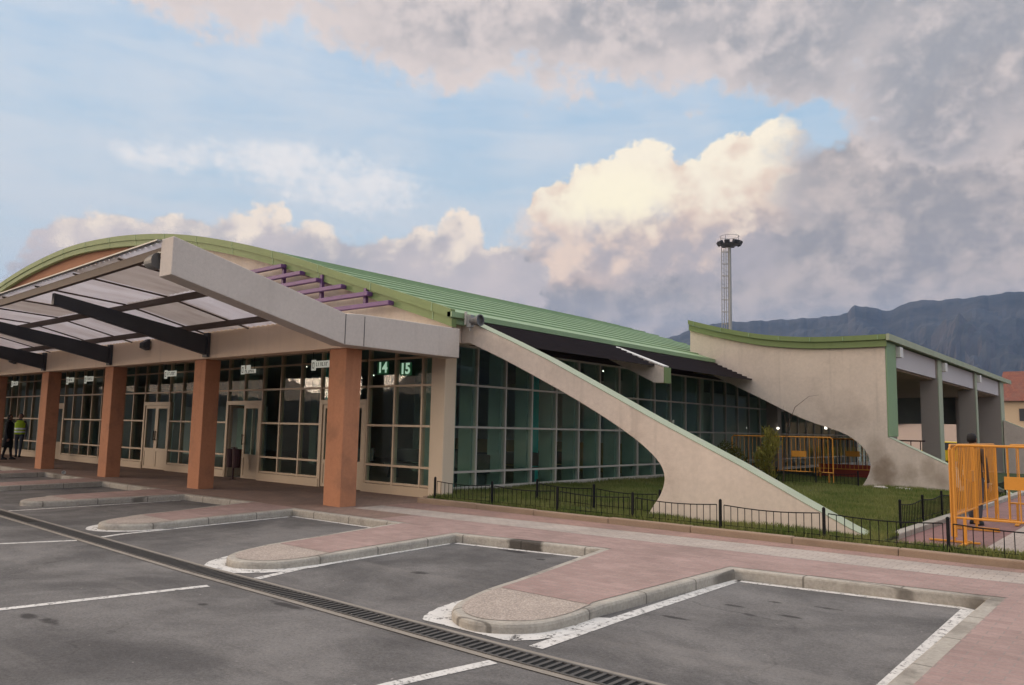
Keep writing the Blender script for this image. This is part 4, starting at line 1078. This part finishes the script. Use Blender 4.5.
# rubble and litter
m_rub = mat('pale_rubble', (.48, .44, .40), .9, .15, 5)
for i in range(11):
    x = -6.55 + i*.16 + random.uniform(-.08, .08); y = 23.75 + random.uniform(-.35, .2)
    q = MB(); w = random.uniform(.05, .15); q.prism([(-w, -w*.5), (w*.4, -w*.7), (w, w*.1), (w*.2, w*.6), (-w*.8, w*.4)], 'z', 0, random.uniform(.025, .06))
    o = q.build('rubble_piece', m_rub, None, bevel=.006); o.location = (x, y, .20); o.rotation_euler = (random.uniform(-.2, .2), random.uniform(-.2, .2), random.random()*6)
    tag(o, 'pale broken slab piece on the grass below the stained wall', 'rubble', 'broken pieces on the lawn')
q = MB(); q.lathe([(0, 0), (.04, 0), (.055, .11), (.05, .11), (.036, .01), (0, .01)], (0, 0, 0), 12); o = q.build('paper_cup', m_white); o.location = (-23.8, 8.95, ZP+.05); o.rotation_euler = (R(80), 0, 1)
tag(o, 'small pale cup lying on the pavement at the far bay', 'cup')

# ================================================================== MAST
e = empty('light_mast', (-31.3, 69.2, 0)); e.scale = (1, 1, .965)
q = MB(); q.tube([(0, 0, 0), (0, 0, 20.2)], .20, 14, .13); local(q, 'pole', m_galv, e)
q = MB()
for s in (-.26, .26):
    q.tube([(-.30, s, 4), (-.26, s, 20.0)], .04, 5); q.tube([(-.74, s, 4), (-.70, s, 20.0)], .04, 5)
for i in range(40):
    z = 4+i*.4; q.bar((-.30, -.26, z), (-.30, .26, z), .03, .03); q.bar((-.74, -.26, z), (-.74, .26, z), .03, .03)
    if i % 3 == 0:
        for s in (-.26, .26): q.bar((-.30, s, z), (-.74, s, z), .05, .05)
        q.bar((-.30, 0, z), (0, 0, z), .05, .05)
local(q, 'ladder', m_galv, e)
q = MB(); q.lathe([(.25, 20.0), (.9, 20.25), (.95, 20.35), (.3, 20.3)], (0, 0, 0), 14); local(q, 'platform', m_lampgrey, e)
q = MB()
for k in range(12):
    a, b = 2*math.pi*k/12, 2*math.pi*(k+1)/12
    q.tube([(math.cos(a)*.9, math.sin(a)*.9, 21.1), (math.cos(b)*.9, math.sin(b)*.9, 21.1)], .02, 5)
    if k % 3 == 0: q.tube([(math.cos(a)*.9, math.sin(a)*.9, 20.3), (math.cos(a)*.9, math.sin(a)*.9, 21.1)], .02, 5)
local(q, 'guard_rail', m_lampgrey, e)
for k in range(8):
    a = 2*math.pi*k/8+.2; q = MB()
    q.box(-.02, .34, -.22, .22, -.17, .17)
    o = local(q, 'floodlight_head', m_steel, e); o.location = (math.cos(a)*.85, math.sin(a)*.85, 20.5); o.rotation_euler = (0, R(28), a)
tag(e, 'tall steel floodlight mast with a ladder behind the roofs', 'light mast')

# ================================================================== FAR BUILDINGS, CAR, PEOPLE
m_farwall = mat('far_cream_wall', (.52, .40, .27), .9, .06, .3)
m_farpink = mat('far_pale_wall', (.50, .40, .34), .9, .06, .3)
e = empty('tiled_house', (-4, 86, 0))
q = MB(); q.box(-8.0, 14, 0, 9, 0, 5.3); local(q, 'wall', m_farwall, e)
q = MB(); q.prism([(-.6, 5.2), (9.6, 5.2), (4.5, 8.3)], 'x', -8.4, 14.4); local(q, 'roof', m_tile, e)
for x in (-6.1, -3.3, -.5, 2.3, 5.1):
    for z in (3.35, .9):
        q = MB(); q.box(x-.62, x+.62, -.05, .02, z-.08, z+1.22); w_ = local(q, 'window', m_frame, e)
        q = MB(); q.box(x-.55, x+.55, -.075, -.055, z, z+1.14); o = local(q, 'pane', m_steel, w_)
q = MB()
tag(e, 'cream house with a brown tiled roof beyond the right wing', 'house')
e = empty('pale_shed', (-15.5, 88, 0))
q = MB(); q.prism([(-8, 0), (7, 0), (7, 2.4), (-1, 3.9), (-8, 2.6)], 'y', 0, 10); local(q, 'wall', m_farpink, e)
q = MB(); q.bar((-8.4, 5, 2.62), (-1, 5, 4.0), 10.6, .14); q.bar((-1, 5, 4.0), (7.4, 5, 2.42), 10.6, .14); local(q, 'roof', m_tile, e)
tag(e, 'low pale gabled shed seen between the posts of the right wing', 'shed')

m_taxi = mat('yellow_car_paint', (.62, .46, .02), .3, .03, 2, 30, .02, spec=.5)
e = empty('taxi_car', (-9.2, 52, 0)); e.rotation_euler.z = R(-8)
bp_ = [(-2.1, .32), (2.1, .32), (2.15, .62), (2.05, .80), (1.15, .92), (.55, 1.42), (-.95, 1.45), (-1.65, .98), (-2.1, .92), (-2.15, .6)]
q = MB(); q.prism(bp_, 'y', -.84, .84); local(q, 'body', m_taxi, e, bevel=.06)
for y0 in (-.852, .846):
    q = MB(); q.prism([(.98, .95), (.48, 1.36), (-.08, 1.38), (-.08, .95)], 'y', y0, y0+.006); local(q, 'window', m_steel, e)
    q = MB(); q.prism([(-.16, .95), (-.16, 1.38), (-.88, 1.38), (-1.35, .97)], 'y', y0, y0+.006); local(q, 'window', m_steel, e)
q = MB(); q.quad((1.16, -.7, .945), (1.16, .7, .945), (.585, .66, 1.41), (.585, -.66, 1.41)); local(q, 'windscreen', m_steel, e)
for x in (-1.35, 1.35):
    for y in (-.80, .80):
        q = MB(); q.lathe([(0, -.1), (.30, -.1), (.32, -.06), (.32, .06), (.30, .1), (0, .1)], (x, y, .32), 18, 'y'); w_ = local(q, 'wheel', m_black, e)
        q = MB(); q.lathe([(0, -.11), (.18, -.11), (.18, .11), (0, .11)], (x, y, .32), 12, 'y'); local(q, 'rim', m_galv, w_)
for y in (-.6, .6):
    q = MB(); q.box(2.06, 2.16, y-.16, y+.16, .64, .76); local(q, 'headlight', m_white, e)
q = MB(); q.box(-.3, -.05, -.3, .3, 1.455, 1.58); local(q, 'roof_sign', m_white, e, bevel=.02)
tag(e, 'yellow taxi parked beyond the right wing, seen past its posts', 'car')

# ---- people
m_skin = mat('skin', (.28, .16, .11), .6); m_hair = mat('dark_hair', (.012, .010, .010), .7)
m_coat = mat('black_coat', (.012, .012, .014), .9); m_vest = mat('hi_vis_vest', (.42, .62, .03), .7, emit=None)
m_reflect = mat('reflective_band', (.85, .88, .86), .4); m_trouser = mat('grey_trousers', (.075, .08, .095), .9); m_shoe = mat('black_shoe', (.012, .012, .012), .6)
m_jack = mat('dark_jacket', (.09, .055, .035), .9)
def skin_mesh(name, verts, edges, radii, m, parent, sub=2):
    me = bpy.data.meshes.new(name); me.from_pydata(verts, edges, [])
    o = bpy.data.objects.new(name, me); col.objects.link(o); o.parent = parent; me.materials.append(m)
    mod = o.modifiers.new('skin', 'SKIN'); mod.use_smooth_shade = True
    if not me.skin_vertices: me.skin_vertices.new()
    sv = me.skin_vertices[0].data
    for i, r_ in enumerate(radii):
        sv[i].radius = r_ if isinstance(r_, tuple) else (r_, r_)
        sv[i].use_root = (i == 0)
    ss = o.modifiers.new('subsurf', 'SUBSURF'); ss.levels = sub; ss.render_levels = sub
    return o
def person(loc, rz, label, stride=.1, top=None, legm=m_trouser, topm=m_jack, coat_len=None, arms=(0., 0.), h=1.70, cap=None):
    e = empty('person', loc); e.rotation_euler.z = rz; k = h/1.70; e.scale = (k, k, k)
    vs, ed, ra = [], [], []
    def v(p, r_, par=None):
        vs.append(p); ra.append(r_); i = len(vs)-1
        if par is not None: ed.append((par, i))
        return i
    pel = v((0, 0, .93), (.15, .11)); bel = v((0, 0, 1.08), (.14, .10), pel); ch = v((0, .01, 1.28), (.165, .115), bel); nk0 = v((0, .0, 1.43), (.07, .065), ch); nk = v((0, 0, 1.48), .052, nk0)
    hd = v((0, -.015, 1.56), (.072, .085), nk); hd2 = v((0, -.012, 1.64), (.070, .085), hd); v((0, -.005, 1.685), (.045, .055), hd2)
    for s, st in ((-1, stride), (1, -stride)):
        hp = v((s*.09, 0, .86), .088, pel); kn = v((s*.10, st*.5-.02, .49), .062, hp); an = v((s*.10, st, .09), .042, kn); v((s*.11, st-.13, .035), (.042, .03), an)
    for s, sw in ((-1, arms[0]), (1, arms[1])):
        sh = v((s*.175, .0, 1.38), .062, ch); el = v((s*.235, .02+sw*.3, 1.10), .045, sh); wr = v((s*.235, -.03+sw, .86), .030, el); pm = v((s*.233, -.045+sw, .79), (.020, .036), wr)
    o = skin_mesh('body', vs, ed, ra, topm, e)
    # fingers: five short chains rooted in each palm
    for s, sw in ((-1, arms[0]), (1, arms[1])):
        fv, fe, fr_ = [], [], []
        def w(p, r_, par=None):
            fv.append(p); fr_.append(r_)
            if par is not None: fe.append((par, len(fv)-1))
            return len(fv)-1
        base = w((s*.233, -.045+sw, .81), (.018, .034))
        for i, L in enumerate((.070, .080, .076, .060)):
            y = -.045+sw+(.027-.018*i); a_ = w((s*.233, y, .765), .0095, base); b_ = w((s*.229, y-.003, .765-L*.5), .0085, a_); w((s*.222, y-.006, .765-L), .007, b_)
        t1 = w((s*.228, -.045+sw-.040, .79), .011, base); w((s*.222, -.045+sw-.052, .745), .009, t1)
        skin_mesh('hand', fv, fe, fr_, m_skin, e, 1)
    # head over the neck: face skin, hair
    q = MB(); q.lathe([(0, -.115), (.045, -.11), (.066, -.06), (.078, 0), (.076, .05), (.055, .095), (0, .112)], (0, -.015, 1.60), 16); hdo = local(q, 'head', m_skin, e, smooth=True)
    q = MB(); q.lathe([(0, -.02), (.012, -.015), (.008, .03), (0, .034)], (0, -.094, 1.595), 6)
    for sx in (-.03, .03): q.lathe([(0, -.008), (.010, 0), (0, .008)], (sx, -.088, 1.622), 6)
    q.box(-.022, .022, -.092, -.084, 1.545, 1.551)
    for sx in (-.079, .079): q.lathe([(0, -.03), (.012, -.01), (.014, .015), (0, .03)], (sx, .0, 1.60), 6)
    local(q, 'face', m_skin, e)
    q = MB(); q.lathe([(.080, -.05), (.087, 0), (.084, .05), (.062, .10), (0, .124)], (0, .008, 1.605), 16)
    q.v = [(x_, y_ if z_ > 1.66 else max(y_, -.045), z_) for x_, y_, z_ in q.v]
    local(q, 'hair', cap or m_hair, e, smooth=True)
    # clothing
    if legm is not topm:
        tv, te, tr = [(0, 0, .95)], [], [(.155, .12)]
        for s, st in ((-1, stride), (1, -stride)):
            tv += [(s*.09, 0, .84), (s*.10, st*.5-.02, .49), (s*.10, st, .10)]; b_ = len(tv)-3; te += [(0, b_), (b_, b_+1), (b_+1, b_+2)]; tr += [.098, .075, .062]
        skin_mesh('trousers', tv, te, tr, legm, e)
    if coat_len:
        q = MB(); q.lathe([(.23, coat_len), (.21, .75), (.18, .98), (.185, 1.20), (.20, 1.36), (.10, 1.46)], (0, 0, 0), 18)
        q.v = [(x_*1.05, y_*.78, z_) for x_, y_, z_ in q.v]; local(q, 'coat', m_coat, e, smooth=True)
    if top == 'vest':
        q = MB(); q.lathe([(.185, .90), (.185, 1.0), (.19, 1.22), (.20, 1.34), (.12, 1.45)], (0, 0, 0), 18); q.v = [(x_, y_*.78, z_) for x_, y_, z_ in q.v]; ve = local(q, 'hi_vis_vest', m_vest, e, smooth=True)
        for z in (1.0, 1.12):
            q = MB(); q.lathe([(.192, z-.032), (.193, z+.032)], (0, 0, 0), 18); q.v = [(x_, y_*.79, z_) for x_, y_, z_ in q.v]; local(q, 'reflective_band', m_reflect, ve)
    for s, st in ((-1, stride), (1, -stride)):
        q = MB(); q.lathe([(0, 0), (.05, 0), (.052, .03), (.045, .07), (0, .085)], (0, 0, 0), 12); q.v = [(x_*.95+s*.105, y_*2.5*.95+st-.05, z_) for x_, y_, z_ in q.v]; local(q, 'shoe', m_shoe, e, smooth=True)
    return tag(e, label, 'person', 'people at the terminal')
person((-33.4, 10.5, ZP), R(150), 'person in a long black coat standing beside the leftmost pillar', .12, coat_len=.48, legm=m_coat, topm=m_coat, h=1.66)
person((-35.5, 11.55, ZP), R(60), 'person in a yellow green hi-vis vest near the glass front', .20, top='vest', topm=m_trouser, legm=m_trouser, h=1.72, cap=m_coat)
person((-2.9+.15, 16.2, zq), R(165), 'person with dark hair and jacket behind the orange barriers', .1, h=1.60)
person((-3.9, 36, 0), R(10), 'person far behind the barriers, only the dark head showing', .1, h=1.72)

# ================================================================== MOUNTAIN AND ADDED UNSEEN HILLS
def m_mount():
    m = bpy.data.materials.new('mountain_rock'); m.use_nodes = True; nt = m.node_tree; b = nt.nodes['Principled BSDF']
    tc = nt.nodes.new('ShaderNodeTexCoord'); ob = tc.outputs['Object']
    g_ = nt.nodes.new('ShaderNodeNewGeometry'); sp_ = nt.nodes.new('ShaderNodeSeparateXYZ'); nt.links.new(g_.outputs['Normal'], sp_.inputs[0])
    n_ = noise(nt, ob, .012, 8, .65); n2_ = noise(nt, ob, .06, 5, .7)
    steep = V(nt, sp_.outputs[2]).step(.80, .45)
    c = mixc(nt, (n_ + (n2_-.5)*.5).step(.35, .65), (.020, .025, .023), (.044, .046, .044))
    c = mixc(nt, steep*.5, c, (.085, .074, .07)); nt.links.new(c, b.inputs['Base Color']); b.inputs['Roughness'].default_value = .95
    return m
m_mtn = m_mount()
ridge = [(-62, 4.), (-50, 4.2), (-40, 4.6), (-32, 5.4), (-29.5, 6.5), (-27, 7.4), (-25.05, 7.86), (-22, 7.95), (-19.67, 8.02), (-17.8, 8.1), (-16.6, 8.3), (-16.4, 8.62), (-16.15, 8.79), (-15.47, 8.69), (-14.8, 8.48), (-14.1, 8.34), (-13.5, 8.55), (-12.9, 8.85), (-12.52, 8.93), (-11.4, 8.88), (-9.95, 8.90), (-8.6, 8.98), (-7.76, 9.08), (-6.49, 9.12), (-5, 9.25), (-4, 9.3), (0, 9.5), (8, 9.0), (20, 7.5), (40, 4.5), (60, 2.6)]
def mountain():
    D0 = 2600; na, nr = 520, 46; vs, fs = [], []
    rng = np.random.default_rng(11)
    az = np.linspace(-62, 60, na); el = np.interp(az, [p[0] for p in ridge], [p[1] for p in ridge])
    el = el + .04*np.sin(az*4.1) + .025*np.sin(az*9.3+1)
    gul = np.cumsum(rng.normal(0, 1, na)); gul = gul - np.linspace(gul[0], gul[-1], na)
    for j_ in range(nr):
        t = j_/(nr-1)
        for i in range(na):
            # foot at 1200 m, crest at D0, then falls behind
            tt = t/.8
            if t <= .8:
                rr = 1200 + (D0-1200)*tt; f = .86*(tt/.92)**1.35 if tt < .92 else .86 + .14*((tt-.92)/.08)**.7
            else:
                rr = D0 + (t-.8)*3500; f = 1-(t-.8)*1.6
            hgt = D0*math.tan(R(el[i]))*max(f, 0)
            w = math.sin(math.pi*min(tt, 1))
            q3 = Vector((az[i]*.35, t*5, 0))
            hgt += w*(70*(mnoise.fractal(q3, .9, 2.1, 6)) )
            a = R(az[i]); vs.append((math.sin(a)*rr, math.cos(a)*rr, hgt - 2*(1-t)))
    for j_ in range(nr-1):
        for i in range(na-1): a = j_*na+i; fs.append((a, a+1, a+na+1, a+na))
    me = bpy.data.meshes.new('mountain'); me.from_pydata(vs, [], fs); me.materials.append(m_mtn)
    o = bpy.data.objects.new('mountain', me); col.objects.link(o); struct(o)
mountain()
def unseen_hills():  # added ring out of view, keeps low sky out of the glass reflections
    na = 240; vs, fs = [], []
    prof_ = [(700, 0), (1000, .35), (1400, .8), (1700, 1.), (2300, .5)]
    for rr, f in prof_:
        for i in range(na):
            a = 60 + 240*i/(na-1); e_ = 3.0 + 1.2*math.sin(a*.05) + .6*math.sin(a*.17+1) + .25*math.sin(a*.5)
            k = min(1, i/20, (na-1-i)/20); vs.append((math.sin(R(a))*rr, math.cos(R(a))*rr, 1700*math.tan(R(e_))*f*(.5+.5*k)-2))
    for j_ in range(len(prof_)-1):
        for i in range(na-1): a = j_*na+i; fs.append((a, a+1, a+na+1, a+na))
    me = bpy.data.meshes.new('unseen_hills'); me.from_pydata(vs, [], fs); me.materials.append(m_mtn)
    for p in me.polygons: p.use_smooth = True
    o = bpy.data.objects.new('unseen_hills', me); col.objects.link(o); struct(o)
unseen_hills()

# evening air
hz = MB(); hz.box(-3400, 3400, -3400, 3400, -5, 520)
mh = bpy.data.materials.new('haze_air'); mh.use_nodes = True; nt = mh.node_tree; nt.nodes.clear()
out = nt.nodes.new('ShaderNodeOutputMaterial'); pvn = nt.nodes.new('ShaderNodeVolumePrincipled')
pvn.inputs['Color'].default_value = (.20, .34, .66, 1); pvn.inputs['Density'].default_value = .00016; pvn.inputs['Anisotropy'].default_value = .2
nt.links.new(pvn.outputs[0], out.inputs['Volume'])
ho = hz.build('haze', mh); ho['kind'] = 'stuff'; ho['label'] = 'thin evening haze over the far mountain'; ho['category'] = 'haze'
